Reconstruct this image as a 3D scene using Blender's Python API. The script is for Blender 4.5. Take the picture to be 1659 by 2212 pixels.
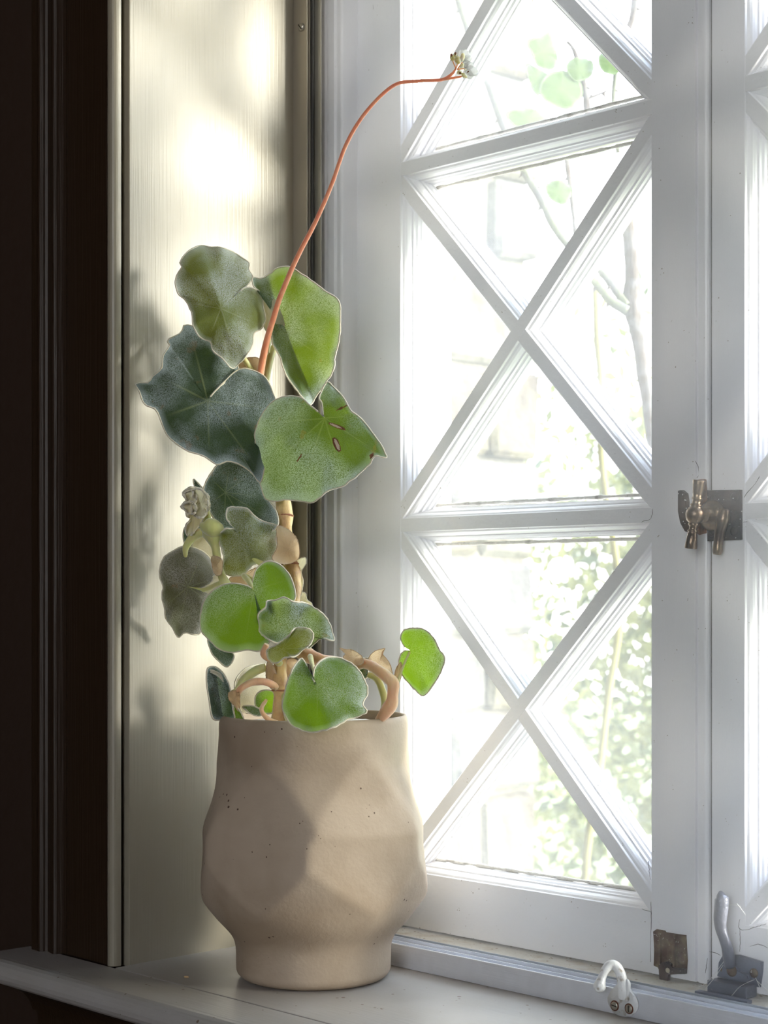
import bpy, bmesh, math, random
from mathutils import Vector, Matrix, noise
random.seed(7)
for o in list(bpy.data.objects): bpy.data.objects.remove(o, do_unlink=True)
S = bpy.context.scene; C = S.collection
PI = math.pi
# ------------------------------------------------------------------ camera
F = 3800.0                       # focal length in pixels of the 1659x2212 frame
HOR = 1285.0                     # horizon row
CAM = Vector((1.445, -1.03, 0.371))
A44 = math.radians(44.0)
FW = Vector((-math.cos(A44), math.sin(A44), 0)); RT = Vector((math.sin(A44), math.cos(A44), 0))
cd = bpy.data.cameras.new('camera'); cam = bpy.data.objects.new('camera', cd); C.objects.link(cam)
cam.location = CAM; cam.rotation_euler = (PI/2, 0, math.atan2(-FW.x, FW.y))
cd.sensor_width = 36; cd.lens = 36*F/2212; cd.shift_y = (HOR-1106)/2212
cd.clip_start = 0.05; cd.clip_end = 200
cd.dof.use_dof = True; cd.dof.focus_distance = 1.68; cd.dof.aperture_fstop = 9
S.camera = cam
# ------------------------------------------------------------------ light
w = bpy.data.worlds.new('world'); S.world = w; w.use_nodes = True
wn = w.node_tree.nodes; wl = w.node_tree.links
bg = wn['Background']; bg.inputs[1].default_value = 3.3
tc = wn.new('ShaderNodeTexCoord'); sx = wn.new('ShaderNodeSeparateXYZ'); cr = wn.new('ShaderNodeValToRGB')
wl.new(tc.outputs['Generated'], sx.inputs[0]); wl.new(sx.outputs[2], cr.inputs[0]); wl.new(cr.outputs[0], bg.inputs[0])
cr.color_ramp.elements[0].position = 0.0; cr.color_ramp.elements[0].color = (1, .985, .96, 1)
cr.color_ramp.elements[1].position = 0.7; cr.color_ramp.elements[1].color = (.66, .80, 1, 1)
sd = bpy.data.lights.new('sun', 'SUN'); sun = bpy.data.objects.new('sun', sd); C.objects.link(sun)
sd.energy = 5.3; sd.angle = math.radians(18); sd.color = (1, .93, .80)
SUNV = Vector((-.80, -.52, -.18)).normalized()
sun.rotation_euler = SUNV.to_track_quat('-Z', 'Y').to_euler(); sun.location = (6, 4, 3)
vs = S.view_settings; vs.view_transform = 'Standard'; vs.look = 'None'; vs.gamma = 1; vs.exposure = 1.45
vs.use_curve_mapping = False
# ------------------------------------------------------------------ helpers
def P(x, y, d):
    """point at distance d (along the optical axis) seen at photograph pixel x, y"""
    return CAM + FW*d + RT*((x-829.5)/F*d) + Vector((0, 0, -(y-HOR)/F*d))
def onY(x, y, Y):
    """point of the vertical plane y = Y seen at that pixel"""
    t = (x-829.5)/F; d = (Y-CAM.y)/(FW.y+RT.y*t); return P(x, y, d)
def tag(o, label=None, cat=None, group=None, kind=None):
    if label: o['label'] = label
    if cat: o['category'] = cat
    if group: o['group'] = group
    if kind: o['kind'] = kind
    return o
def empty(name, loc=(0, 0, 0)):
    o = bpy.data.objects.new(name, None); C.objects.link(o); o.location = loc; o.empty_display_size = .02; return o
def link(name, bm, mats, parent=None, smooth=False, recalc=True):
    if recalc: bmesh.ops.recalc_face_normals(bm, faces=bm.faces[:])
    me = bpy.data.meshes.new(name); bm.to_mesh(me); bm.free()
    for m in (mats if isinstance(mats, (list, tuple)) else [mats]): me.materials.append(m)
    if smooth:
        for p in me.polygons: p.use_smooth = True
    o = bpy.data.objects.new(name, me); C.objects.link(o)
    if parent:
        o.parent = parent; o.matrix_parent_inverse = Matrix.Translation(-wloc(parent))
    return o
def wloc(o):
    # world location of an unrotated chain of parents
    if o.type == 'EMPTY': return Vector(o.location)
    return Vector((0, 0, 0))
def box(bm, x0, x1, y0, y1, z0, z1, bev=0, seg=2):
    r = bmesh.ops.create_cube(bm, size=1); vv = r['verts']
    for v in vv:
        v.co = Vector(((x0+x1)/2+v.co.x*(x1-x0), (y0+y1)/2+v.co.y*(y1-y0), (z0+z1)/2+v.co.z*(z1-z0)))
    if bev:
        es = list({e for v in vv for e in v.link_edges})
        bmesh.ops.bevel(bm, geom=es, offset=bev, segments=seg, affect='EDGES', profile=.5)
    return bm
def prism(bm, prof, a, b, ux, uy):
    """extrude a closed profile [(s,t)] from point a to point b, s along ux and t along uy"""
    ra = [bm.verts.new(a+ux*s+uy*t) for s, t in prof]; rb = [bm.verts.new(b+ux*s+uy*t) for s, t in prof]
    n = len(prof)
    for i in range(n): bm.faces.new((ra[i], ra[(i+1) % n], rb[(i+1) % n], rb[i]))
    bm.faces.new(ra); bm.faces.new(rb[::-1]); return bm
def crom(pts, n, closed=False):
    """Catmull-Rom resample, uniform by length; pts are tuples of any length"""
    k = len(pts); out = []
    seg = k if closed else k-1
    for i in range(seg):
        p = [pts[(i+j) % k] if closed else pts[min(max(i+j, 0), k-1)] for j in (-1, 0, 1, 2)]
        for s in range(12):
            t = s/12
            out.append(tuple(.5*(2*p[1][c]+(p[2][c]-p[0][c])*t+(2*p[0][c]-5*p[1][c]+4*p[2][c]-p[3][c])*t*t+(3*p[1][c]-p[0][c]-3*p[2][c]+p[3][c])*t**3) for c in range(len(pts[0]))))
    out.append(tuple(pts[0] if closed else pts[-1]))
    L = [0]
    for i in range(1, len(out)): L.append(L[-1]+math.dist(out[i][:2] if len(out[0]) < 4 else out[i][:3], out[i-1][:2] if len(out[0]) < 4 else out[i-1][:3]))
    res = []; j = 0
    m = n if closed else n-1
    for i in range(n):
        tgt = L[-1]*i/m
        while j < len(L)-2 and L[j+1] < tgt: j += 1
        f = (tgt-L[j])/max(1e-9, L[j+1]-L[j]); f = min(max(f, 0), 1)
        res.append(tuple(out[j][c]*(1-f)+out[j+1][c]*f for c in range(len(out[0]))))
    return res
def tube(bm, pts, n=24, sides=10, wob=0, cap=True, mat=0):
    """pts: (x,y,z,r) world"""
    q = crom(pts, n); prev = None; rings = []
    for i, (x, y, z, r) in enumerate(q):
        c = Vector((x, y, z)); a = Vector(q[max(i-1, 0)][:3]); b = Vector(q[min(i+1, n-1)][:3])
        t = (b-a).normalized() if (b-a).length > 1e-9 else Vector((0, 0, 1))
        if prev is None: u = t.orthogonal().normalized()
        else:
            u = prev-t*prev.dot(t); u = u.normalized() if u.length > 1e-6 else t.orthogonal().normalized()
        prev = u; v = t.cross(u)
        ring = []
        for k in range(sides):
            an = 2*PI*k/sides; rr = max(r, 1e-5)
            if wob: rr *= 1+wob*noise.noise(Vector((x*90+an, y*90, z*90+k*.7)))
            ring.append(bm.verts.new(c+(u*math.cos(an)+v*math.sin(an))*rr))
        rings.append(ring)
    for i in range(n-1):
        for k in range(sides):
            f = bm.faces.new((rings[i][k], rings[i][(k+1) % sides], rings[i+1][(k+1) % sides], rings[i+1][k])); f.material_index = mat; f.smooth = True
    if cap: bm.faces.new(rings[0][::-1]).material_index = mat; bm.faces.new(rings[-1]).material_index = mat
    return bm
def ptube(bm, pp, **k):
    """pp: (px, py, d, radius_px)"""
    return tube(bm, [(*P(x, y, d), r*d/F) for x, y, d, r in pp], **k)
def lathe(bm, prof, c, ax=Vector((0, 0, 1)), n=24):
    """prof [(r,h)] around axis ax from c"""
    u = ax.orthogonal().normalized(); v = ax.cross(u); R = []
    for r, h in prof: R.append([bm.verts.new(c+ax*h+(u*math.cos(2*PI*k/n)+v*math.sin(2*PI*k/n))*max(r, 1e-5)) for k in range(n)])
    for i in range(len(R)-1):
        for k in range(n): bm.faces.new((R[i][k], R[i][(k+1) % n], R[i+1][(k+1) % n], R[i+1][k])).smooth = True
    bm.faces.new(R[0][::-1]); bm.faces.new(R[-1]); return bm
# ------------------------------------------------------------------ materials
def mat(name, col, rough=.5, metal=0, bump=0, bscale=(200, 200, 200), col2=None, cscale=8, cmix=.5, spec=.5, specks=None, sheen=0, coat=0, detail=4, crange=(.4, .65)):
    m = bpy.data.materials.new(name); m.use_nodes = True; N = m.node_tree.nodes; L = m.node_tree.links
    b = N['Principled BSDF']; b.inputs['Roughness'].default_value = rough; b.inputs['Metallic'].default_value = metal
    b.inputs['Specular IOR Level'].default_value = spec; b.inputs['Sheen Weight'].default_value = sheen; b.inputs['Coat Weight'].default_value = coat
    b.inputs['Base Color'].default_value = (*col, 1)
    g = N.new('ShaderNodeNewGeometry'); last = None
    if col2:
        nz = N.new('ShaderNodeTexNoise'); nz.inputs['Scale'].default_value = cscale; nz.inputs['Detail'].default_value = detail; L.new(g.outputs['Position'], nz.inputs['Vector'])
        mr = N.new('ShaderNodeMapRange'); mr.inputs['From Min'].default_value = crange[0]; mr.inputs['From Max'].default_value = crange[1]; mr.inputs['To Max'].default_value = cmix
        L.new(nz.outputs[0], mr.inputs['Value'])
        mx = N.new('ShaderNodeMix'); mx.data_type = 'RGBA'; mx.inputs[6].default_value = (*col, 1); mx.inputs[7].default_value = (*col2, 1)
        L.new(mr.outputs[0], mx.inputs[0]); last = mx.outputs[2]
    if specks:
        sc, th, scol = specks
        vo = N.new('ShaderNodeTexVoronoi'); vo.inputs['Scale'].default_value = sc; L.new(g.outputs['Position'], vo.inputs['Vector'])
        wn_ = N.new('ShaderNodeTexNoise'); wn_.inputs['Scale'].default_value = sc*.35; L.new(g.outputs['Position'], wn_.inputs['Vector'])
        mu = N.new('ShaderNodeMath'); mu.operation = 'MULTIPLY_ADD'; mu.inputs[1].default_value = -1.0; mu.inputs[2].default_value = .5+th
        L.new(wn_.outputs[0], mu.inputs[0])
        lt = N.new('ShaderNodeMath'); lt.operation = 'LESS_THAN'; L.new(vo.outputs['Distance'], lt.inputs[0]); L.new(mu.outputs[0], lt.inputs[1])
        mx2 = N.new('ShaderNodeMix'); mx2.data_type = 'RGBA'; mx2.inputs[6].default_value = (*col, 1); mx2.inputs[7].default_value = (*scol, 1)
        if last: L.new(last, mx2.inputs[6])
        L.new(lt.outputs[0], mx2.inputs[0]); last = mx2.outputs[2]
    if last: L.new(last, b.inputs['Base Color'])
    if bump:
        mp = N.new('ShaderNodeMapping'); mp.inputs['Scale'].default_value = bscale; L.new(g.outputs['Position'], mp.inputs[0])
        n2 = N.new('ShaderNodeTexNoise'); n2.inputs['Scale'].default_value = 1; n2.inputs['Detail'].default_value = 3; L.new(mp.outputs[0], n2.inputs['Vector'])
        bp = N.new('ShaderNodeBump'); bp.inputs['Strength'].default_value = 1; bp.inputs['Distance'].default_value = bump
        L.new(n2.outputs[0], bp.inputs['Height']); L.new(bp.outputs[0], b.inputs['Normal'])
    return m
PAINTW = mat('white_gloss_paint', (.86, .85, .89), .32, bump=.0006, bscale=(120, 120, 120), col2=(.80, .78, .80), cscale=9, cmix=.35, specks=(330, -.03, (.36, .32, .28)))
PAINTWV = mat('white_brushed_paint', (.86, .85, .90), .30, bump=.0003, bscale=(420, 420, 9), col2=(.80, .78, .80), cscale=7, cmix=.3, specks=(300, -.05, (.36, .32, .28)))
PUTTY = mat('cracked_putty', (.66, .63, .57), .7, bump=.002, bscale=(250, 250, 250), col2=(.25, .22, .18), cscale=60, cmix=.7, crange=(.55, .68))
REVEAL = mat('stone_grey_eggshell_paint', (.285, .255, .20), .38, bump=.00028, bscale=(500, 420, 10), col2=(.26, .22, .145), cscale=6, cmix=.5)
CASING = mat('shade_darkened_casing_paint', (.026, .012, .0045), .5, bump=.0006, bscale=(420, 420, 9))  # casing colour darkened to stand in for the shade on the room side
SILLP = mat('pale_sill_paint', (.42, .395, .375), .38, bump=.0003, bscale=(25, 260, 260), specks=(110, .0, (.18, .12, .08)), col2=(.36, .33, .29), cscale=12, cmix=.5)
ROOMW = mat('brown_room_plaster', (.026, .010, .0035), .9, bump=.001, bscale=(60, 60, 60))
DARKW = mat('dark_wood_floor', (.14, .06, .025), .6, bump=.001, bscale=(8, 80, 80))
ALU = mat('brushed_aluminium', (.74, .76, .82), .38, metal=.45, bump=.0002, bscale=(20, 900, 900), col2=(.62, .63, .68), cscale=40, cmix=.4)
ALUJ = mat('bronze_grey_aluminium', (.42, .38, .31), .36, metal=.6, bump=.0002, bscale=(900, 900, 20))
RUBBER = mat('black_rubber_seal', (.03, .03, .03), .5)
STEEL = mat('dull_steel', (.50, .48, .42), .3, metal=.9)
BRASS = mat('aged_brass', (.26, .185, .12), .28, metal=.85, col2=(.09, .06, .055), cscale=60, cmix=.8, bump=.0003, bscale=(600, 600, 600))
IRON = mat('dark_painted_iron', (.040, .030, .034), .42, metal=.3, specks=(300, .12, (.55, .53, .52)), bump=.0008, bscale=(260, 260, 260), col2=(.13, .09, .07), cscale=50, cmix=.7)
RUST = mat('rusty_iron', (.10, .05, .035), .7, metal=.2, col2=(.25, .19, .12), cscale=90, cmix=.8, bump=.001, bscale=(400, 400, 400), specks=(400, .1, (.5, .47, .42)))
BAREW = mat('bare_chipped_wood', (.38, .13, .05), .8, bump=.002, bscale=(500, 500, 60), col2=(.10, .04, .02), cscale=120, cmix=.8)
IRONG = mat('blue_grey_iron', (.20, .21, .27), .36, metal=.3, specks=(420, -.06, (.5, .5, .55)), col2=(.09, .09, .12), cscale=40, cmix=.5, bump=.0006, bscale=(300, 300, 300))
HOOKP = mat('chipped_white_enamel', (.70, .71, .72), .3, col2=(.30, .24, .17), cscale=150, cmix=.7, crange=(.56, .66), bump=.0005, bscale=(400, 400, 400))
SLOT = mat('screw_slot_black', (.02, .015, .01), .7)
RUSTR = mat('rust_ring', (.12, .04, .02), .7)
POT = mat('bisque_concrete', (.46, .365, .275), .62, bump=.0003, bscale=(260, 260, 260), col2=(.32, .235, .16), cscale=11, cmix=.75, specks=(140, -.02, (.10, .06, .04)), spec=.35)
LINER = mat('white_grit', (.80, .78, .74), .8, bump=.004, bscale=(300, 300, 300), col2=(.6, .55, .5), cscale=90, cmix=.5)
STONE = []
for i, (a, b_) in enumerate([((0.114, 0.095, 0.069), (0.053, 0.038, 0.026)), ((0.128, 0.117, 0.097), (0.066, 0.053, 0.042)), ((0.104, 0.086, 0.055), (0.045, 0.029, 0.024)), ((0.119, 0.107, 0.090), (0.057, 0.050, 0.053))]):
    STONE.append(mat('weathered_stone_%s' % 'abcd'[i], a, .9, bump=.012, bscale=(30, 30, 30), col2=b_, cscale=16, cmix=.9, detail=10, crange=(.45, .62)))
MORTAR = mat('lime_mortar', (.12, .105, .085), .95, bump=.01, bscale=(60, 60, 60))
GRASS = mat('garden_ground', (.30, .36, .14), .9, bump=.02, bscale=(30, 30, 30), col2=(.5, .48, .3), cscale=3, cmix=.8)
BARK = mat('rose_bark', (.045, .026, .018), .8, bump=.004, bscale=(120, 120, 30), col2=(.11, .10, .105), cscale=60, cmix=.9)
TWIG = mat('green_rose_stem', (.065, .07, .03), .6, bump=.002, bscale=(90, 90, 60), col2=(.07, .06, .08), cscale=40, cmix=.8)
TWIGY = mat('yellow_stem', (.22, .19, .04), .6, bump=.001, bscale=(90, 90, 60))
def sss(m, w=.5, sc=.006):
    b = m.node_tree.nodes['Principled BSDF']; b.inputs['Subsurface Weight'].default_value = w; b.inputs['Subsurface Scale'].default_value = sc; b.inputs['Subsurface Radius'].default_value = (1, .7, .35); return m
def leafmat(name, base, fuzz, fuzzamt, trans=.45, tcol=(.35, .55, .04), vein=(.45, .5, .2), nv=8, veinamt=.6, brown=0, rough=.6, big=22):
    m = bpy.data.materials.new(name); m.use_nodes = True; N = m.node_tree.nodes; L = m.node_tree.links
    b = N['Principled BSDF']; b.inputs['Roughness'].default_value = rough; b.inputs['Sheen Weight'].default_value = 1.0
    b.inputs['Sheen Roughness'].default_value = .4; b.inputs['Sheen Tint'].default_value = (.85, .93, 1, 1); b.inputs['Specular IOR Level'].default_value = .3
    g = N.new('ShaderNodeNewGeometry')
    def nz(sc, de=3):
        n = N.new('ShaderNodeTexNoise'); n.inputs['Scale'].default_value = sc; n.inputs['Detail'].default_value = de; L.new(g.outputs['Position'], n.inputs['Vector']); return n.outputs[0]
    def mr(v, a, b2, c=0, d=1):
        n = N.new('ShaderNodeMapRange'); n.inputs[1].default_value = a; n.inputs[2].default_value = b2; n.inputs[3].default_value = c; n.inputs[4].default_value = d; L.new(v, n.inputs[0]); return n.outputs[0]
    def mt(op, a, b2=None):
        n = N.new('ShaderNodeMath'); n.operation = op
        for i, v in enumerate((a, b2)):
            if v is None: continue
            if isinstance(v, (int, float)): n.inputs[i].default_value = v
            else: L.new(v, n.inputs[i])
        return n.outputs[0]
    def mix(f, a, b2):
        n = N.new('ShaderNodeMix'); n.data_type = 'RGBA'
        for i, v in ((6, a), (7, b2)):
            if isinstance(v, tuple): n.inputs[i].default_value = (*v, 1)
            else: L.new(v, n.inputs[i])
        if isinstance(f, float): n.inputs[0].default_value = f
        else: L.new(f, n.inputs[0])
        return n.outputs[2]
    uv = N.new('ShaderNodeUVMap'); uv.uv_map = 'UVMap'; sp = N.new('ShaderNodeSeparateXYZ'); L.new(uv.outputs[0], sp.inputs[0])
    fr = mt('FRACT', mt('MULTIPLY', sp.outputs[0], float(nv)))
    dist = mt('MULTIPLY', mt('ABSOLUTE', mt('SUBTRACT', fr, .5)), sp.outputs[1])
    vm = mt('MULTIPLY', mr(dist, .006, .022, 1, 0), mr(sp.outputs[1], .35, .9, veinamt*.5, 0))
    big_ = mr(nz(big, 2), .38, .62)
    col = mix(big_, base, tuple(c*.72 for c in base))
    col = mix(vm, col, vein)
    grain = mr(nz(1300, 2), .36, .60)
    dens = mr(nz(big, 1.5), .40, .60, fuzzamt*.12, min(1.0, fuzzamt*1.3))  # patches of dense fuzz also paint the silvery sheen into the colour
    edge = mr(sp.outputs[1], .86, 1.0, 0, .55)
    fz = mt('MINIMUM', mt('ADD', mt('MULTIPLY', grain, dens), edge), 1.0)
    colf = mix(fz, col, fuzz)
    if brown: colf = mix(mr(nz(60, 3), .66, .70, 0, brown), colf, (.30, .12, .05))
    L.new(colf, b.inputs['Base Color'])
    tr = N.new('ShaderNodeBsdfTranslucent'); tcl = mix(vm, tcol, tuple(c*.6 for c in tcol)); tcl = mix(mt('MULTIPLY', fz, .35), tcl, (.6, .6, .4)); L.new(tcl, tr.inputs[0])
    bp = N.new('ShaderNodeBump'); bp.inputs['Distance'].default_value = .0012; bp.inputs['Strength'].default_value = .9
    L.new(mt('ADD', mt('MULTIPLY', nz(1100, 2), .4), mt('MULTIPLY', vm, -.5)), bp.inputs['Height']); L.new(bp.outputs[0], b.inputs['Normal'])
    ms = N.new('ShaderNodeMixShader'); ms.inputs[0].default_value = trans
    L.new(b.outputs[0], ms.inputs[1]); L.new(tr.outputs[0], ms.inputs[2]); L.new(ms.outputs[0], N['Material Output'].inputs[0])
    return m
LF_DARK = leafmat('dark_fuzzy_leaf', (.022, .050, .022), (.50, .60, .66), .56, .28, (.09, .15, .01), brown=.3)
LF_MID = leafmat('silver_green_leaf', (.045, .10, .012), (.60, .70, .72), .70, .38, (.26, .36, .002), brown=.4)
LF_PALE = leafmat('pale_woolly_leaf', (.12, .165, .02), (.72, .77, .72), .62, .38, (.38, .38, .02), vein=(.6, .6, .35))
LF_SILV = leafmat('silvered_broad_leaf', (.030, .070, .010), (.46, .57, .63), .72, .34, (.22, .33, .002), brown=.5, big=13)
LF_LIME = leafmat('bright_green_leaf', (.05, .13, .01), (.62, .72, .68), .50, .46, (.28, .46, .002))
LF_BROWN = leafmat('bronze_green_leaf', (.085, .075, .045), (.42, .40, .38), .70, .22, (.20, .22, .04), brown=.5)
LF_WOOL = leafmat('white_wool_leaf', (.74, .68, .50), (.90, .87, .78), .9, .45, (.90, .82, .52), veinamt=.2)
PAPER = leafmat('papery_bract', (.62, .42, .24), (.80, .66, .48), .5, .50, (.85, .62, .38), vein=(.45, .22, .1), nv=9, veinamt=.7, rough=.5)
RIM = mat('woolly_margin', (.66, .60, .46), .9, sheen=.8)
STEMT = mat('tan_woody_stem', (.72, .50, .22), .55, bump=.0015, bscale=(150, 150, 80), col2=(.34, .16, .06), cscale=55, cmix=.85, sheen=.4)
STEMG = mat('pale_green_stem', (.58, .60, .22), .5, bump=.0006, bscale=(300, 300, 100), col2=(.62, .55, .32), cscale=40, cmix=.6, sheen=.6)
STEMP = mat('pinkish_stem', (.80, .44, .26), .5, bump=.0008, bscale=(300, 300, 100), col2=(.70, .52, .28), cscale=45, cmix=.8, sheen=.6)
STALK = mat('coral_flower_stalk', (.68, .24, .12), .5, bump=.0004, bscale=(900, 900, 400), col2=(.74, .36, .20), cscale=120, cmix=.6, sheen=.8)
PETAL = leafmat('white_petal', (.92, .92, .90), (.95, .95, .95), .3, .6, (.98, .98, .97), veinamt=0); BUD = mat('bud_green_yellow', (.62, .58, .22), .5, col2=(.85, .84, .78), cscale=160, cmix=.9); ANTH = mat('brown_anther', (.18, .06, .02), .6)
for m_ in (STEMT, STEMG, STEMP, STALK, BUD): sss(m_)
ROSELF = leafmat('rose_leaf_green', (.06, .11, .015), (.5, .6, .4), .1, .5, (.14, .24, .02), veinamt=.3)
def hedgemat():
    m = bpy.data.materials.new('hedge_leaf'); m.use_nodes = True; N = m.node_tree.nodes; L = m.node_tree.links
    b = N['Principled BSDF']; b.inputs['Roughness'].default_value = .5
    oi = N.new('ShaderNodeNewGeometry'); r = N.new('ShaderNodeValToRGB'); L.new(oi.outputs['Random Per Island'], r.inputs[0])
    r.color_ramp.elements[0].color = (.03, .045, .008, 1); r.color_ramp.elements[1].color = (.26, .25, .085, 1); L.new(r.outputs[0], b.inputs[0])
    t = N.new('ShaderNodeBsdfTranslucent'); L.new(r.outputs[0], t.inputs[0]); ms = N.new('ShaderNodeMixShader'); ms.inputs[0].default_value = .45
    L.new(b.outputs[0], ms.inputs[1]); L.new(t.outputs[0], ms.inputs[2]); L.new(ms.outputs[0], N['Material Output'].inputs[0]); return m
HEDGE = hedgemat()
def glassmat(name, gl, dust, dcol=(.9, .9, .95)):
    m = bpy.data.materials.new(name); m.use_nodes = True; N = m.node_tree.nodes; L = m.node_tree.links; N.remove(N['Principled BSDF'])
    tr = N.new('ShaderNodeBsdfTransparent'); tr.inputs[0].default_value = (.97, .98, .975, 1)
    gs = N.new('ShaderNodeBsdfGlossy'); gs.inputs['Roughness'].default_value = .02
    tl = N.new('ShaderNodeBsdfTranslucent'); tl.inputs[0].default_value = (*dcol, 1)
    g = N.new('ShaderNodeNewGeometry'); nz = N.new('ShaderNodeTexNoise'); nz.inputs['Scale'].default_value = 5; nz.inputs['Detail'].default_value = 6; L.new(g.outputs['Position'], nz.inputs['Vector'])
    mr = N.new('ShaderNodeMapRange'); mr.inputs[1].default_value = .3; mr.inputs[2].default_value = .7; mr.inputs[3].default_value = dust*.75; mr.inputs[4].default_value = dust*1.25; L.new(nz.outputs[0], mr.inputs[0])
    m1 = N.new('ShaderNodeMixShader'); m2 = N.new('ShaderNodeMixShader'); m1.inputs[0].default_value = gl
    L.new(tr.outputs[0], m1.inputs[1]); L.new(gs.outputs[0], m1.inputs[2]); L.new(mr.outputs[0], m2.inputs[0]); L.new(m1.outputs[0], m2.inputs[1]); L.new(tl.outputs[0], m2.inputs[2])
    L.new(m2.outputs[0], N['Material Output'].inputs[0]); return m
PANE = glassmat('old_window_glass', .03, .05)
DUSTPANE = glassmat('dusty_secondary_glass', .02, .028)
# ------------------------------------------------------------------ room shell
YF = .280                                   # face of the casements
GY = .306                                   # their glass
def sbox(name, m, *a, parent=None, bev=0, label=None):
    bm = bmesh.new(); box(bm, *a, bev=bev); o = link(name, bm, m, parent)
    if not parent: tag(o, label, kind='structure')
    return o
ZT = 1.66
wf = empty('wall_window', (0, .0, 0)); tag(wf, 'dark plastered room wall around the window recess', kind='structure')
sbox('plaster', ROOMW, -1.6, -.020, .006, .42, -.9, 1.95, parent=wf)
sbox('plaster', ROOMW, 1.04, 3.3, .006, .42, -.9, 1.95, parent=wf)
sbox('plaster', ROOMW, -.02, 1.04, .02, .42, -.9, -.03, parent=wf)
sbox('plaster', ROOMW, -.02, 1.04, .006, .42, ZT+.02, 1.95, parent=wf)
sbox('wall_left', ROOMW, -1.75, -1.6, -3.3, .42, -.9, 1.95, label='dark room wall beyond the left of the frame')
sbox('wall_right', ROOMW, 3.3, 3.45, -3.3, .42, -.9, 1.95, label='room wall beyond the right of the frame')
wb = empty('wall_back', (0, -3.4, 0)); tag(wb, 'room wall behind the camera with a wide opening added to let fill daylight in', kind='structure')
for a in ((-1.75, 1.5, -.9, 1.95), (3.1, 3.45, -.9, 1.95), (1.5, 3.1, -.9, .2), (1.5, 3.1, 1.8, 1.95)): sbox('plaster', ROOMW, a[0], a[1], -3.45, -3.3, a[2], a[3], parent=wb)  # opening added for sky fill on the window frame and leaf fronts
sbox('floor', DARKW, -1.75, 3.45, -3.45, .42, -1.0, -.9, label='dark wooden floor below the window sill')
sbox('ceiling', ROOMW, -1.75, 3.45, -3.45, .42, 1.95, 2.05, label='room ceiling above the frame')
# reveal boards
rv = empty('trim_1', (0, .01, 0)); tag(rv, 'tall painted side board of the window recess, brushed stone grey', kind='structure')
bm = bmesh.new(); box(bm, -.02, 0, .0105, .30, -.002, ZT, bev=.0010)
link('side_board', bm, REVEAL, rv)
for nm, a in (('trim_2', (1.02, 1.04, .0075, .30, -.002, ZT)), ('trim_3', (-.02, 1.04, .0075, .30, ZT, ZT+.02))):
    sbox(nm, REVEAL, *a, bev=.0012, label={'trim_2': 'side board of the recess beyond the right of the frame', 'trim_3': 'head board of the window recess above the frame'}[nm])
# architrave
ar = empty('trim_4', (-.08, 0, 0)); tag(ar, 'shaded painted architrave at the room edge of the recess', kind='structure')
def zprism(name, prof, m, parent, z0=0, z1=1.75, smooth=False):
    bm = bmesh.new(); prism(bm, prof, Vector((0, 0, z0)), Vector((0, 0, z1)), Vector((1, 0, 0)), Vector((0, 1, 0)))
    return link(name, bm, m, parent, smooth)
def arc(cx, cy, r, a0, a1, n=8): return [(cx+r*math.cos(math.radians(a0+(a1-a0)*i/n)), cy+r*math.sin(math.radians(a0+(a1-a0)*i/n))) for i in range(n+1)]
zprism('flat_board', [(-.088, .012), (-.088, -.004), (-.0185, -.004), (-.0178, -.001), (-.0175, .012)], CASING, ar)
zprism('edge_bead', [(-.0172, .0045)]+arc(-.0105, .000, .0068, 180, 360, 10)+[(-.0037, .0035), (-.012, .0035), (-.012, .0045), (-.0172, .0045)], REVEAL, ar)
zprism('recess_shade_strip', [(-.0172, .0047), (-.0118, .0047), (-.0118, .0102), (-.0172, .0102)], SLOT, ar)  # black strip painting in the shade of the recess beside the bead
zprism('back_band', [(-.139, .006), (-.139, -.010)]+arc(-.135, -.012, .004, 180, 270, 4)+[(-.127, -.016)]+arc(-.122, -.012, .005, 270, 360, 4)+[(-.115, -.010), (-.108, -.012)]+arc(-.100, -.010, .004, 270, 360, 4)+[(-.094, -.005), (-.0882, -.005), (-.0882, .006)], CASING, ar)
# sill
sl = empty('trim_5', (.3, .05, 0)); tag(sl, 'pale painted window sill of two boards under the plant pot', kind='structure')
bm = bmesh.new(); box(bm, -.0005, 1.02, -.0062, .30, -.028, 0, bev=.0008); link('sill_board', bm, SILLP, sl)
bm = bmesh.new()
prof = [(-.0078, -.028), (-.0078, -.0006), (-.0085, 0), (-.058, 0)]+[(-.062+.013*math.cos(math.radians(a)), -.013+.013*math.sin(math.radians(a))) for a in range(80, 281, 20)]+[(-.058, -.028)]
prism(bm, prof, Vector((-.155, 0, 0)), Vector((1.18, 0, 0)), Vector((0, 1, 0)), Vector((0, 0, 1)))
bmesh.ops.bevel(bm, geom=[e for e in bm.edges if abs(e.verts[0].co.x+.155) < 1e-5 and abs(e.verts[1].co.x+.155) < 1e-5], offset=.004, segments=3, affect='EDGES')
link('nosing_board', bm, SILLP, sl)
bm = bmesh.new()
prism(bm, [(.006, -.028), (-.045, -.028), (-.045, -.034), (-.034, -.040), (-.026, -.050), (-.022, -.060), (-.016, -.062), (-.016, -.14), (.006, -.14)], Vector((-.125, 0, 0)), Vector((1.15, 0, 0)), Vector((0, 1, 0)), Vector((0, 0, 1)))
link('apron_moulding', bm, CASING, sl)
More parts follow.
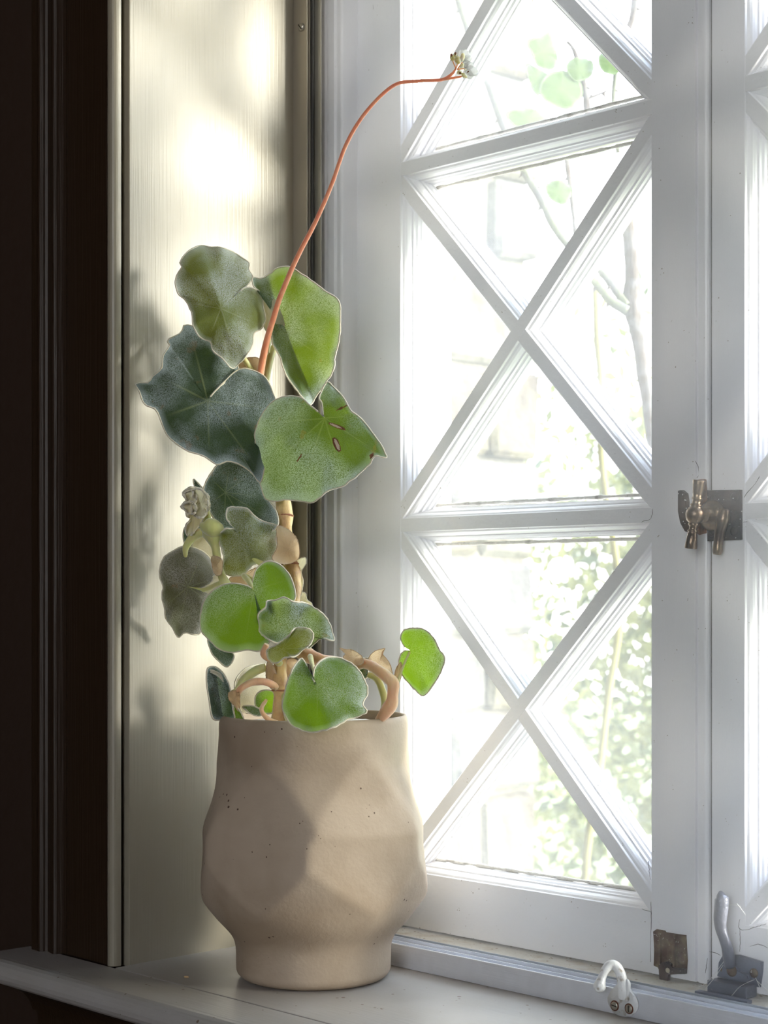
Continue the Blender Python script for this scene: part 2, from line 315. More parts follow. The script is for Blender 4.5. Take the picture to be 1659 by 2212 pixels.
# fixed window frame
fr = empty('trim_6', (.03, .26, 0)); tag(fr, 'white painted fixed window frame around the casements', kind='structure')
zprism('frame_post', [(0, .40), (0, .252), (.008, .252), (.009, .256), (.020, .256), (.021, .259), (.032, .259), (.0335, .262)]+arc(.0375, .2655, .0035, 270, 360, 5)+[(.043, .284), (.0725, .284), (.0728, .292), (.0728, .40)], PAINTWV, fr, .0, ZT)
zprism('frame_post', [(1.02-x, y) for x, y in [(0, .40), (0, .252), (.020, .256), (.0335, .262), (.041, .2655), (.043, .284), (.0725, .284), (.0728, .40)]][::-1], PAINTWV, fr, .0, ZT)
bm = bmesh.new(); box(bm, .0005, 1.0195, .243, .42, .0005, .018, bev=.002); link('frame_sill', bm, mat('dusty_white_paint', (.80, .77, .72), .5, col2=(.50, .38, .26), cscale=45, cmix=.55, crange=(.5, .7), bump=.0015, bscale=(200, 200, 200), specks=(180, .1, (.35, .22, .12))), fr)
bm = bmesh.new(); box(bm, .0, 1.02, .262, .40, 1.62, ZT); link('frame_head', bm, PAINTW, fr)
# ------------------------------------------------------------------ casements
HALF = [(.0068, 0), (.0072, .0006), (.0074, .0030), (.0092, .0042), (.0108, .0065), (.0118, .0095), (.0121, .0125), (.0137, .0130), (.0137, .0165), (.0155, .0180), (.0158, .0215), (.0172, .0225), (.0172, .0265), (.0172, .030)]
BARP = HALF+[(.0120, .041), (.0060, .044)]
BARP = BARP+[(-s, t) for s, t in BARP[::-1]]
ROWS = [.0786, .445, .823, 1.200, 1.575]
def casement(name, label, x0, xa, xb, x1, flip):
    """outer edges x0,x1; opening between xa and xb"""
    w_ = empty(name, ((x0+x1)/2, YF, .02)); tag(w_, label, kind='structure')
    Yv = Vector((0, 1, 0))
    def stile(xo, xi, nm='stile'):
        s = 1 if xi > xo else -1
        prof = [(xo, YF+.044), (xo, YF+.0006), (xo+s*.0006, YF)]+[(xi+s*(a-.0068), YF+t) for a, t in HALF]+[(xi+s*.0104, YF+.032), (xi-s*.004, YF+.044)]
        return zprism(nm, prof, PAINTWV, w_, .0205, 1.62)
    if not flip:
        stile(x0, xa)
        # meeting stile with its rebated, rounded bead
        xm = x1-.0145
        prof = [(x1-.0012, YF+.044), (x1-.0012, YF+.004)]+arc(x1-.0052, YF+.0035, .004, 0, -90, 5)[1:]+[(xm+.003, YF-.0002), (xm+.0022, YF+.0028), (xm, YF+.0028), (xm-.0006, YF)]+[(xb-(a-.0068), YF+t) for a, t in HALF]+[(xb-.0104, YF+.032), (xb+.004, YF+.044)]
        zprism('stile', prof, PAINTWV, w_, .0205, 1.62)
    else:
        stile(x0, xa); stile(x1, xb)
    def rail(z0, z1, up):
        s = 1 if up else -1; zi, zo = (z1, z0) if up else (z0, z1)
        prof = [(YF+.044, zo), (YF+.0004, zo), (YF, zo+s*.0006)]+[(YF+t+.0002, zi+s*(a-.0068)) for a, t in HALF]+[(YF+.032, zi+s*.0104), (YF+.044, zi-s*.004)]
        bm = bmesh.new(); prism(bm, prof, Vector((xa-.006, 0, 0)), Vector((xb+.006, 0, 0)), Yv, Vector((0, 0, 1)))
        link('rail', bm, PAINTW, w_)
    rail(.0205, ROWS[0], True); rail(ROWS[-1], 1.62, False)
    def bar(a, b, off):
        d = (b-a).normalized(); ux = Yv.cross(d)
        bm = bmesh.new(); prism(bm, BARP, a+Yv*off, b+Yv*off, ux, Yv)
        # slight hand-painted unevenness
        o = link('glazing_bar', bm, PAINTW, w_)
    for z in ROWS[1:-1]: bar(Vector((xa-.003, YF, z)), Vector((xb+.003, YF, z)), .0003)
    G = .0125
    for i in range(4):
        lo = ROWS[i]+(G if i else .004); hi = ROWS[i+1]-(G if i < 3 else .004)
        bar(Vector((xa-.003, YF, lo-.001)), Vector((xb+.003, YF, hi+.001)), .0006)
        bar(Vector((xa-.003, YF, hi+.001)), Vector((xb+.003, YF, lo-.001)), .0009)
        cxm, czm = (xa+xb)/2, (lo+hi)/2
        cn = [(xa, lo), (xb, lo), (xb, hi), (xa, hi)]
        for k in range(4):
            q = [(cxm, czm), cn[k], cn[(k+1) % 4]]
            g = (sum(p[0] for p in q)/3, sum(p[1] for p in q)/3)
            q = [(g[0]+(p[0]-g[0])*.97, g[1]+(p[1]-g[1])*.97) for p in q]
            bm = bmesh.new(); prism(bm, q, Vector((0, GY, 0)), Vector((0, GY+.002, 0)), Vector((1, 0, 0)), Vector((0, 0, 1)))
            o = link('pane', bm, PANE, w_)
            # irregular putty bead round the inside of the pane
            bm = bmesh.new()
            ins = [(g[0]+(p[0]-g[0])*f, g[1]+(p[1]-g[1])*f) for f in (.885,) for p in q]
            for e in range(3):
                p, p2 = ins[e], ins[(e+1) % 3]; n = 26; pts = []
                for j in range(n):
                    t = j/(n-1); x = p[0]+(p2[0]-p[0])*t; z = p[1]+(p2[1]-p[1])*t
                    r = .0019+.0012*noise.noise(Vector((x*70, z*70, 3+i)))
                    ox = (x-g[0]); oz = (z-g[1]); l = math.hypot(ox, oz)
                    pts.append((x, GY-.0002, z, r))
                tube(bm, pts, n=n, sides=6, wob=.25)
            link('putty', bm, PUTTY, w_, recalc=False)
    return w_
W1 = casement('window_1', 'white casement with crossed glazing bars beside the plant', .0736, .1134, .4452, .5096, False)
W2 = casement('window_2', 'white casement cut by the right edge of the frame', .5122, .5475, .879, .946, True)
bm = bmesh.new(); box(bm, .5088, .5095, YF+.0045, YF+.043, .021, 1.619); link('gap_shade_strip', bm, SLOT, W1)  # black strip standing in for the shade in the gap between casements
# ------------------------------------------------------------------ secondary glazing
sg = empty('secondary_glazing', (.3, .22, 0)); tag(sg, 'dusty inner glazing pane held in aluminium channels along sill and side', 'glazing')
bm = bmesh.new()
prof = [(.198, .0004), (.198, .0222), (.1985, .0228), (.2005, .0228), (.2005, .0178), (.2115, .0178), (.2115, .0222), (.2130, .0222), (.2130, .0165), (.2290, .0165), (.2290, .0215), (.2305, .0215), (.2305, .010), (.2415, .010), (.2415, .0205), (.2425, .0205), (.2425, .0004)]
prism(bm, prof, Vector((.0235, 0, 0)), Vector((1.0, 0, 0)), Vector((0, 1, 0)), Vector((0, 0, 1))); link('sill_channel', bm, ALU, sg)
zprism('side_channel', [(.0003, .2280), (.0222, .2280), (.0226, .2288), (.0222, .2296), (.0150, .2296), (.0150, .2318), (.0228, .2318), (.0228, .2328), (.0060, .2328), (.0060, .2392), (.0232, .2392), (.0232, .2402), (.0003, .2402)], ALUJ, sg, .0, ZT)
zprism('side_seal', [(.0235, .2330), (.0262, .2335), (.0262, .2342), (.0235, .2342)], RUBBER, sg, .024, ZT)
zprism('side_edge_strip', [(.0238, .2382), (.0330, .2382), (.0335, .2390), (.0330, .2400), (.0238, .2400)], ALUJ, sg, .0235, ZT)
bm = bmesh.new(); box(bm, .0075, 1.0, .2345, .2375, .0108, ZT-.01); link('glass_pane', bm, DUSTPANE, sg)
def screw(parent, c, ax, r, h=.0015, ang=.6, mh=STEEL, name='screw'):
    bm = bmesh.new(); lathe(bm, [(r*.96, 0), (r, h*.3), (r*.8, h*.85), (r*.35, h)], c, ax, 20)
    o = link(name, bm, mh, parent)
    u = ax.orthogonal().normalized(); v = ax.cross(u); dd = u*math.cos(ang)+v*math.sin(ang); e = ax.cross(dd)
    bm = bmesh.new(); prism(bm, [(-r*.14, 0), (r*.14, 0), (r*.14, h*.25), (-r*.14, h*.25)], c+ax*(h*.86)-dd*r*.78, c+ax*(h*.86)+dd*r*.78, e, ax)
    s = link('slot', bm, SLOT, o); s.matrix_parent_inverse = Matrix.Identity(4)
    return o
sc = onY(652, 59, .228)
screw(sg, Vector((sc.x, .228, sc.z)), Vector((0, -1, 0)), .0045, .003, 1.5)
# ------------------------------------------------------------------ pot
PC = Vector((.166, .110, 0)); PD = 1.707
def pz(y): return CAM.z-(y-HOR)/F*PD
PL = [(1546, 203), (1557, 205.5), (1606, 204), (1640, 206), (1678, 215), (1724, 229), (1762, 241), (1804, 245), (1850, 249), (1890, 250), (1920, 244), (1950, 232), (1980, 211), (2005, 185), (2022, 172), (2043, 167.5), (2080, 167), (2108, 166.5), (2112, 163)]
prof = [(pz(y), r*PD/F) for y, r in PL]; zb = prof[-1][0]; zt_ = prof[0][0]
def prad(z):
    if z >= prof[0][0]: return prof[0][1]
    for (a, ra), (b, rb) in zip(prof, prof[1:]):
        if z >= b:
            t = (a-z)/(a-b); return ra+(rb-ra)*t
    return prof[-1][1]
def pradS(z): return sum(prad(z+k*.004)*wt for k, wt in ((-2, .1), (-1, .22), (0, .36), (1, .22), (2, .1)))
camang = math.atan2(-FW.y, -FW.x)     # direction pot -> camera
cells = []
def addrow(ypx, off, n=6, jit=.10):
    for k in range(n): cells.append((camang+math.radians(off+k*360/n)+random.uniform(-jit, jit)*.6, pz(ypx)+random.uniform(-.004, .004)))
addrow(1640, 4); addrow(1722, -28+60); addrow(1838, 32); addrow(1955, 4); addrow(2062, 33)
def facet(th, z):
    R = pradS(z); ds = []
    for a, cz in cells:
        da = (th-a+PI) % (2*PI)-PI; ds.append((da*R*.95)**2+((z-cz)*1.12)**2)
    m = min(ds); k = .00022; s = -k*math.log(sum(math.exp(-(d-m)/k) for d in ds))+m
    return s
def potr(th, z):
    R = pradS(z)
    z1 = (z-(-.0))/.02; amp = min(1, max(0, (z-.05)/.03))*min(1, max(0, (pz(1585)-z)/.03))
    return R+amp*(facet(th, z)*3.1-.0045)+.0006*noise.noise(Vector((math.cos(th)*3, math.sin(th)*3, z*20)))
pt = empty('flower_pot', (PC.x, PC.y, 0)); tag(pt, 'hand-shaped beige ceramic pot with soft facets standing on the sill', 'pot')
bm = bmesh.new(); NA, NZ = 150, 130; rings = []
z0 = .0012
for i in range(NZ+1):
    z = z0+(zt_-z0)*i/NZ; e = 0
    if i < 4: e = -(.006, .003, .0012, .0004)[i]
    if i > NZ-3: e = -(.0003, .0009, .0020)[i-NZ+2]
    rings.append([Vector((math.cos(2*PI*k/NA), math.sin(2*PI*k/NA), 0))*(potr(2*PI*k/NA, z)+e)+Vector((0, 0, z+.0010*math.sin(2*PI*k/NA+1)*i/NZ)) for k in range(NA)])
for dr, dz in ((-.0045, .0006), (-.0062, -.0006), (-.0070, -.003), (-.0075, -.012), (-.0075, -.035)):
    rings.append([Vector((math.cos(2*PI*k/NA), math.sin(2*PI*k/NA), 0))*(potr(2*PI*k/NA, zt_)+dr)+Vector((0, 0, zt_+dz)) for k in range(NA)])
VR = [[bm.verts.new(PC+v) for v in r] for r in rings]
for i in range(len(VR)-1):
    for k in range(NA): bm.faces.new((VR[i][k], VR[i][(k+1) % NA], VR[i+1][(k+1) % NA], VR[i+1][k]))
bm.faces.new(VR[0][::-1]); bm.faces.new(VR[-1])
link('pot_body', bm, POT, pt, True)
bm = bmesh.new(); lathe(bm, [(.0790, zt_-.034), (.0800, zt_-.0085), (.05, zt_-.006), (.02, zt_-.0045)], PC, Vector((0, 0, 1)), 48)
bmesh.ops.subdivide_edges(bm, edges=bm.edges[:], cuts=2, use_grid_fill=True)
for v in bm.verts:
    if v.co.z > zt_-.012: v.co.z += .0016*noise.noise(v.co*160)
o = link('grit_topping', bm, LINER, pt, True); tag(o, kind='stuff')
# ------------------------------------------------------------------ begonia
bg_ = empty('begonia_plant', (PC.x, PC.y, zt_-.02)); tag(bg_, 'tall woolly-leaved begonia with one arching flower stalk growing in the beige pot', 'plant')
SCARB = mat('brown_leaf_scar', (.16, .06, .025), .8); SCARW = mat('dry_tan_scar', (.62, .50, .36), .8)
def lean(y): return .042*min(1, max(0, (1450-y)/400))
def c3(p): return (260+p[0]/2.676, 500+p[1]/2.676)
def c4(p): return (320+p[0]/2.514, 1020+p[1]/2.514)
def leaf(pts, cen, d, mat_, conv=None, tilt=(0, 0), cup=.006, rip=.003, nr=9, fold=None, closed=False, rim=.00075, parent=None, name='leaf', n=132, ph=0, jag=1.3, label=None, NRd=14, rimmat=None, spots=()):
    """outline in photograph pixels; tilt = metres of depth per pixel right / down; the sheet is cupped, rippled and given a thick margin"""
    if conv: pts = [conv(p) for p in pts]; cen = conv(cen)
    out = crom(pts, n, closed); cx, cy = cen
    if parent is None or parent is bg_: d += lean(cy)
    rad = sum(math.dist(p, cen) for p in pts)/len(pts)
    bm = bmesh.new(); uvl = bm.loops.layers.uv.new('UVMap')
    rip *= 1.6; cup *= 1.25
    def W(x, y, t, u):
        dx, dy = x-cx, y-cy
        dd = d+tilt[0]*dx+tilt[1]*dy
        rr = math.hypot(dx, dy)/rad
        dd += cup*rr*rr*.9
        dd += rip*(t**3.5)*math.sin(nr*2*PI*u+ph+2.2*noise.noise(Vector((u*5, ph, 7))))*(0.55+1.1*noise.noise(Vector((u*9, ph, 1))))
        dd += rip*.55*noise.noise(Vector((x*.022+ph, y*.022, d*30)))*min(1, t*2)
        dd += .0008*noise.noise(Vector((x*.09, y*.09, ph)))*t
        if fold:
            k, ang = fold; s = -dx*math.sin(ang)+dy*math.cos(ang); dd += k*abs(s)*d/F
        return P(x, y, dd)
    c = bm.verts.new(W(cx, cy, 0, 0)); rings = []; m = n if not closed else n
    for j in range(1, NRd+1):
        t = j/NRd; ring = []
        for i, (x, y) in enumerate(out):
            u = i/(n-1); jx = jag*(noise.noise(Vector((u*60, ph+5, 0))))*t; jy = jag*(noise.noise(Vector((u*60, ph+9, 4))))*t
            ring.append(bm.verts.new(W(cx+(x-cx)*t+jx, cy+(y-cy)*t+jy, t, u)))
        rings.append(ring)
    def face(vs_, uvs):
        try: f = bm.faces.new(vs_)
        except ValueError: return
        f.smooth = True
        for l, q in zip(f.loops, uvs): l[uvl].uv = q
        if spots:
            mc = sum((v.co for v in vs_), Vector())/len(vs_)-CAM; dd = mc.dot(FW); X = 829.5+mc.dot(RT)/dd*F; Y = HOR-mc.z/dd*F
            for sx_, sy_, ra, rb2, an, mi in spots:
                a = (X-sx_)*math.cos(an)+(Y-sy_)*math.sin(an); b = -(X-sx_)*math.sin(an)+(Y-sy_)*math.cos(an)
                if (a/ra)**2+(b/rb2)**2 < 1: f.material_index = mi
    cnt = n if closed else n-1
    for i in range(cnt):
        i2 = (i+1) % n; u0 = i/n; u1 = (i+1)/n
        face((c, rings[0][i], rings[0][i2]), ((u0, 0), (u0, 1/NRd), (u1, 1/NRd)))
        for j in range(NRd-1):
            t0 = (j+1)/NRd; t1 = (j+2)/NRd
            face((rings[j][i], rings[j+1][i], rings[j+1][i2], rings[j][i2]), ((u0, t0), (u0, t1), (u1, t1), (u1, t0)))
    edge = [v.co.copy() for v in rings[-1]]
    if closed: edge.append(edge[0].copy())
    if rim:
        pp = [(*v, rim*(1+.35*noise.noise(v*300))) for v in edge]
        nv = len(pp); prev = None; rr_ = []
        for i in range(nv):
            a = Vector(pp[max(i-1, 0)][:3]); b = Vector(pp[min(i+1, nv-1)][:3]); cc = Vector(pp[i][:3]); t = (b-a)
            t = t.normalized() if t.length > 1e-8 else Vector((0, 0, 1))
            u = FW-t*FW.dot(t); u = u.normalized() if u.length > 1e-4 else t.orthogonal().normalized(); v = t.cross(u)
            rr_.append([bm.verts.new(cc+(u*math.cos(k*PI/2)+v*math.sin(k*PI/2))*pp[i][3]) for k in range(4)])
        for i in range(nv-1):
            for k in range(4):
                f = bm.faces.new((rr_[i][k], rr_[i][(k+1) % 4], rr_[i+1][(k+1) % 4], rr_[i+1][k])); f.material_index = 1; f.smooth = True
    o = link(name, bm, [mat_, rimmat or RIM]+([SCARB, SCARW] if spots else []), parent or bg_, recalc=False)
    if label: o['label'] = label
    return o
T = .00022
LB = lambda s: s
leaf([(690, 345), (742, 300), (765, 262), (745, 222), (742, 180), (700, 150), (640, 112), (570, 90), (520, 92), (480, 80), (430, 92), (380, 125), (343, 180), (358, 202), (328, 250), (318, 300), (335, 360), (378, 400), (413, 470), (420, 540), (458, 610), (518, 638), (536, 690), (596, 740), (645, 792), (690, 760), (735, 705), (765, 650), (770, 592), (818, 556), (840, 505), (825, 430), (820, 372), (782, 335), (725, 322), (690, 348), (650, 372)], (582, 445), 1.665, LF_PALE, c3, (T*1.2, -T*.3), .012, .006, 9, fold=(.35, 1.25), ph=1, label='ruffled pale leaf at the top left')
leaf([(905, 475), (868, 520), (870, 570), (882, 650), (920, 720), (950, 812), (998, 890), (1046, 950), (1080, 1008), (1112, 990), (1132, 952), (1182, 882), (1232, 800), (1242, 720), (1266, 620), (1272, 500), (1262, 400), (1182, 342), (1100, 280), (1032, 235), (975, 203), (910, 210), (870, 240), (812, 272), (765, 265), (768, 310), (800, 345), (860, 400)], (965, 590), 1.735, LF_MID, c3, (T*.4, T*.1), -.002, .003, 8, fold=(-.75, math.atan2(395, 150)), ph=2, label='folded leaf at the top right, one half lit through')
leaf([(875, 600), (835, 560), (820, 460), (805, 370), (850, 355), (890, 375), (930, 400), (968, 420), (976, 480), (955, 530), (920, 560)], (880, 520), 1.725, LF_WOOL, c3, (T, 0), .004, .001, 4, ph=3, jag=.6, label='small pale young leaf behind the flower stalk')
leaf([(520, 955), (600, 868), (690, 795), (780, 808), (840, 848), (876, 910), (897, 975), (885, 1060), (862, 1160), (845, 1300), (812, 1450), (765, 1400), (700, 1352), (620, 1328), (560, 1348), (500, 1308), (450, 1287), (388, 1270), (330, 1230), (272, 1180), (240, 1110), (205, 1030), (140, 1000), (112, 930), (90, 880), (160, 872), (185, 840), (238, 790), (246, 720), (285, 660), (273, 628), (350, 585), (372, 540), (440, 560), (520, 640), (600, 730), (685, 782), (640, 840), (560, 910)], (505, 980), 1.695, LF_DARK, c3, (T*.1, -T*.8), .005, .005, 7, ph=4, label='largest dark leaf with a silvery bloom, reaching to the left')
leaf([(1172, 1058), (1165, 990), (1150, 960), (1195, 873), (1240, 908), (1290, 960), (1330, 1030), (1390, 1080), (1440, 1140), (1480, 1195), (1512, 1240), (1532, 1288), (1534, 1308), (1470, 1298), (1442, 1342), (1380, 1402), (1330, 1440), (1290, 1470), (1200, 1500), (1150, 1542), (1105, 1567), (1050, 1560), (960, 1550), (900, 1560), (838, 1542), (808, 1450), (788, 1380), (784, 1300), (778, 1180), (798, 1100), (845, 1020), (900, 972), (970, 953), (1040, 960), (1092, 1000), (1142, 1042)], (1182, 1080), 1.66, LF_SILV, c3, (-T*.5, -T*.9), .012, .004, 6, ph=5, NRd=44, n=300, spots=[(727, 960, 17, 6.5, 1.15, 2), (728, 960, 13, 3.8, 1.15, 3), (728, 921, 20, 4, .38, 2), (725, 920, 14, 2.2, .38, 3), (646, 990, 10, 1.8, -.95, 2), (738, 881, 14, 1.8, -.45, 2), (803, 985, 8, 3.5, -1.0, 2)], label='broad scarred leaf at the middle right')
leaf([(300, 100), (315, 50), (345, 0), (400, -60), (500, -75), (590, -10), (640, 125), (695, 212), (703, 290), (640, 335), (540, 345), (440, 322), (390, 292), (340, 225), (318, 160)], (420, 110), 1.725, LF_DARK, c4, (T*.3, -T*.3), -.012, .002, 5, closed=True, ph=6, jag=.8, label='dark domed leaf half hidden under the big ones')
leaf([(490, 325), (440, 272), (424, 240), (434, 195), (490, 190), (540, 200), (572, 232), (620, 265), (700, 290), (706, 322), (690, 360), (697, 430), (660, 482), (600, 495), (562, 510), (520, 556), (470, 562), (430, 556), (403, 520), (410, 470), (400, 420), (384, 370), (393, 330), (430, 305), (472, 312)], (502, 348), 1.69, LF_PALE, c4, (T*.2, T*.2), .008, .005, 7, ph=7, label='pale ruffled leaf left of the woody stem')
leaf([(290, 628), (340, 602), (369, 550), (350, 490), (310, 440), (250, 410), (190, 403), (140, 425), (90, 460), (65, 510), (63, 570), (80, 620), (75, 680), (90, 740), (95, 792), (130, 842), (165, 896), (200, 870), (250, 882), (285, 872), (290, 800), (292, 740), (308, 700), (330, 664), (290, 645)], (217, 622), 1.725, LF_BROWN, c4, (T*.2, 0), .010, .004, 6, fold=(.25, 1.2), ph=8, label='bronze-tinted leaf at the far left')
leaf([(568, 600), (576, 555), (602, 510), (655, 483), (712, 500), (762, 550), (792, 620), (797, 690), (750, 725), (660, 760), (605, 800), (622, 850), (665, 905), (640, 945), (600, 972), (540, 965), (450, 978), (382, 958), (330, 908), (290, 862), (283, 790), (300, 710), (340, 652), (400, 615), (460, 604), (530, 615), (562, 632)], (573, 640), 1.672, LF_LIME, c4, (-T*.4, T*.1), .004, .002, 5, ph=9, jag=.6, label='round smooth green leaf in the middle of the plant')
leaf([(598, 770), (640, 730), (645, 700), (690, 695), (740, 680), (790, 703), (850, 710), (900, 735), (950, 770), (985, 820), (1000, 870), (1008, 915), (940, 902), (900, 932), (868, 955), (800, 925), (720, 922), (690, 926), (640, 900), (608, 868), (603, 820)], (745, 872), 1.655, LF_MID, c4, (-T*.2, T*.9), .004, .008, 6, closed=True, ph=10, label='rippled speckled leaf below the round green one')
leaf([(650, 962), (700, 936), (760, 890), (800, 848), (870, 850), (897, 882), (882, 932), (842, 962), (800, 1000), (742, 1008), (700, 1036), (660, 1022), (645, 988)], (728, 962), 1.642, LF_PALE, c4, (-T, T*.5), .004, .007, 4, closed=True, ph=11, label='small curled young leaf above the front leaf')
leaf([(905, 1140), (870, 1080), (835, 1013), (790, 1060), (760, 1130), (740, 1210), (729, 1270), (745, 1322), (780, 1372), (840, 1402), (890, 1412), (950, 1402), (1020, 1380), (1080, 1345), (1130, 1330), (1188, 1300), (1165, 1260), (1192, 1200), (1180, 1140), (1140, 1070), (1080, 1025), (1010, 1004), (950, 1015), (905, 1060), (899, 1110)], (921, 1158), 1.596, LF_LIME, c4, (-T*.2, -T*.35), .008, .004, 6, ph=12, label='heart-shaped leaf hanging over the pot rim')
leaf([(1395, 950), (1372, 905), (1388, 860), (1440, 847), (1500, 855), (1550, 900), (1580, 960), (1611, 1010), (1592, 1080), (1552, 1150), (1498, 1214), (1450, 1182), (1420, 1150), (1380, 1100), (1361, 1040), (1375, 985), (1402, 968)], (1424, 968), 1.665, LF_LIME, c4, (-T*.9, -T*.2), .004, .002, 5, ph=13, jag=.7, label='small leaf standing apart on the right')
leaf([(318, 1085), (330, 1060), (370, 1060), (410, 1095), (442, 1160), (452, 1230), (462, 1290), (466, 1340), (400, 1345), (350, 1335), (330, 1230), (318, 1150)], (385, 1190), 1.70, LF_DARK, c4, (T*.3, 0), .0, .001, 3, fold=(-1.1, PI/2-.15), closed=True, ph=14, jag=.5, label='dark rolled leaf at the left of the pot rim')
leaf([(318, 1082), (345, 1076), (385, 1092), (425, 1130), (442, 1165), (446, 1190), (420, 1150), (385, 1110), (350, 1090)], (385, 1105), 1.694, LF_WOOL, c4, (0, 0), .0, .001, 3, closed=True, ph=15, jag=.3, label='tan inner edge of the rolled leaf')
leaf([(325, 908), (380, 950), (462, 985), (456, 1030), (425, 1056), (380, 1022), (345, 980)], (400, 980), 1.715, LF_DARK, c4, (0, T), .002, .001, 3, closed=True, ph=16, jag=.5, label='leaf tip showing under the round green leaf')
leaf([(470, 1172), (480, 1120), (530, 1065), (600, 1045), (655, 1050), (648, 1110), (692, 1172), (690, 1205), (650, 1270), (600, 1300), (510, 1300), (495, 1230)], (560, 1170), 1.755, LF_WOOL, c4, (T, 0), .006, .001, 4, closed=True, ph=17, jag=.6, label='pale leaf lit through behind the lower stem')
leaf([(580, 1232), (598, 1198), (640, 1182), (685, 1196), (694, 1240), (690, 1295), (650, 1312), (592, 1288)], (640, 1240), 1.71, LF_LIME, c4, (-T, T), -.006, .001, 3, closed=True, ph=18, jag=.4, label='small round leaf low beside the stem')
leaf([(515, 1272), (560, 1268), (600, 1282), (620, 1310), (600, 1325), (560, 1312), (530, 1290)], (570, 1294), 1.70, LF_MID, c4, (0, T), .001, .001, 3, closed=True, ph=19, jag=.4, n=60)
leaf([(465, 1270), (490, 1285), (512, 1320), (520, 1357), (492, 1360), (472, 1335)], (492, 1320), 1.69, LF_LIME, c4, (0, T), .001, .001, 3, closed=True, ph=20, jag=.4, n=60)
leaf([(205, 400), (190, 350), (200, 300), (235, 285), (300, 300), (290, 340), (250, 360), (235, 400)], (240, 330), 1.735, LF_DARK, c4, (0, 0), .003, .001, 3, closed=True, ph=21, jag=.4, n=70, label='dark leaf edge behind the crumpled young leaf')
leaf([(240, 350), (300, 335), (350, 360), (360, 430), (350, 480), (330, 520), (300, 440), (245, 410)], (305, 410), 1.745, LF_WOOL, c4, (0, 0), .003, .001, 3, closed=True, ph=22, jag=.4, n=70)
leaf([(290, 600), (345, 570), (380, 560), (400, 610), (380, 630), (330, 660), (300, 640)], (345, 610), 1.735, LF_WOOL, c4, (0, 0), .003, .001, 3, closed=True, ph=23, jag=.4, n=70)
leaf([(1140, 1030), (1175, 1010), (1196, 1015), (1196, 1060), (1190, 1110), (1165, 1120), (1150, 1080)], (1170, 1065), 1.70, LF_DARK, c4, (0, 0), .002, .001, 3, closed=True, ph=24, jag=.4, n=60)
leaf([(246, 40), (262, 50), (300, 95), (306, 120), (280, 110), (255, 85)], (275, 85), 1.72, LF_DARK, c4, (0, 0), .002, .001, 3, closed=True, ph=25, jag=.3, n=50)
# crumpled young leaf
def crumple():
    pts = [(250, 83), (215, 90), (188, 118), (208, 150), (180, 188), (204, 205), (214, 240), (245, 250), (208, 285), (208, 330), (228, 346), (268, 300), (310, 250), (332, 200), (325, 130), (290, 95)]
    leaf(pts, (262, 185), 1.70, LF_WOOL, c4, (T, 0), .006, .008, 7, closed=True, ph=30, jag=2, rim=.0012, label='crumpled white woolly young leaf at the left')
    leaf([(245, 100), (280, 92), (318, 125), (326, 190), (305, 240), (270, 245), (235, 205), (250, 160)], (285, 170), 1.694, LF_WOOL, c4, (-T, 0), -.006, .007, 5, closed=True, ph=31, jag=2, rim=.0011)
    leaf([(200, 115), (240, 98), (262, 130), (255, 165), (215, 160)], (230, 135), 1.692, LF_WOOL, c4, (-T, 0), -.005, .004, 4, closed=True, ph=32, jag=1.5, rim=.0011, n=60)
    leaf([(190, 180), (235, 160), (262, 190), (250, 225), (215, 220)], (225, 193), 1.691, LF_WOOL, c4, (-T, 0), -.005, .004, 4, closed=True, ph=33, jag=1.5, rim=.0011, n=60)
crumple()
# papery bracts
BR = dict(parent=bg_, name='bract', rim=.0004, jag=1.2, closed=True, rimmat=PAPER)
leaf([(700, 298), (755, 308), (800, 350), (819, 400), (815, 470), (742, 500), (675, 472), (702, 400)], (760, 420), 1.690, PAPER, c4, (T, 0), -.010, .002, 4, ph=40, **BR)
leaf([(1040, 955), (1070, 962), (1110, 966), (1160, 1000), (1168, 1036), (1130, 1052), (1090, 1030), (1060, 1005), (1070, 985)], (1110, 1010), 1.655, PAPER, c4, (0, 0), -.004, .003, 4, ph=41, **BR)
leaf([(1287, 958), (1262, 962), (1232, 972), (1196, 1010), (1198, 1060), (1245, 1105), (1300, 1152), (1328, 1120), (1312, 1040), (1272, 985)], (1250, 1050), 1.672, PAPER, c4, (0, T), .003, .003, 4, ph=42, **BR)
leaf([(1374, 1035), (1350, 1060), (1338, 1110), (1345, 1165), (1375, 1110)], (1354, 1100), 1.66, PAPER, c4, (0, T), .002, .002, 3, ph=43, **BR)
leaf([(440, 1195), (490, 1190), (498, 1230), (495, 1300), (470, 1270), (440, 1235)], (470, 1230), 1.68, PAPER, c4, (0, T), .002, .002, 3, ph=44, **BR)
leaf([(650, 1030), (685, 1060), (700, 1130), (680, 1180), (650, 1150), (640, 1090)], (665, 1110), 1.690, PAPER, c4, (0, 0), -.006, .002, 3, ph=45, **BR)
leaf([(755, 1020), (800, 1015), (820, 1050), (800, 1090), (770, 1130), (752, 1080)], (780, 1060), 1.705, PAPER, c4, (0, 0), -.006, .002, 3, ph=46, **BR)
leaf([(345, 460), (385, 462), (403, 490), (398, 550), (372, 560), (352, 530)], (375, 505), 1.688, PAPER, c4, (0, 0), -.006, .001, 3, ph=47, **BR)
leaf([(745, 510), (800, 480), (848, 462), (857, 495), (832, 540), (842, 600), (820, 690), (780, 640), (760, 560)], (800, 560), 1.718, LF_WOOL, c4, (0, 0), -.005, .002, 4, ph=48, **{**BR, 'rimmat': RIM})
leaf([(790, 650), (850, 655), (862, 690), (890, 715), (880, 735), (820, 710)], (840, 690), 1.72, LF_WOOL, c4, (0, 0), -.004, .002, 4, ph=49, n=70, **{**BR, 'rimmat': RIM})
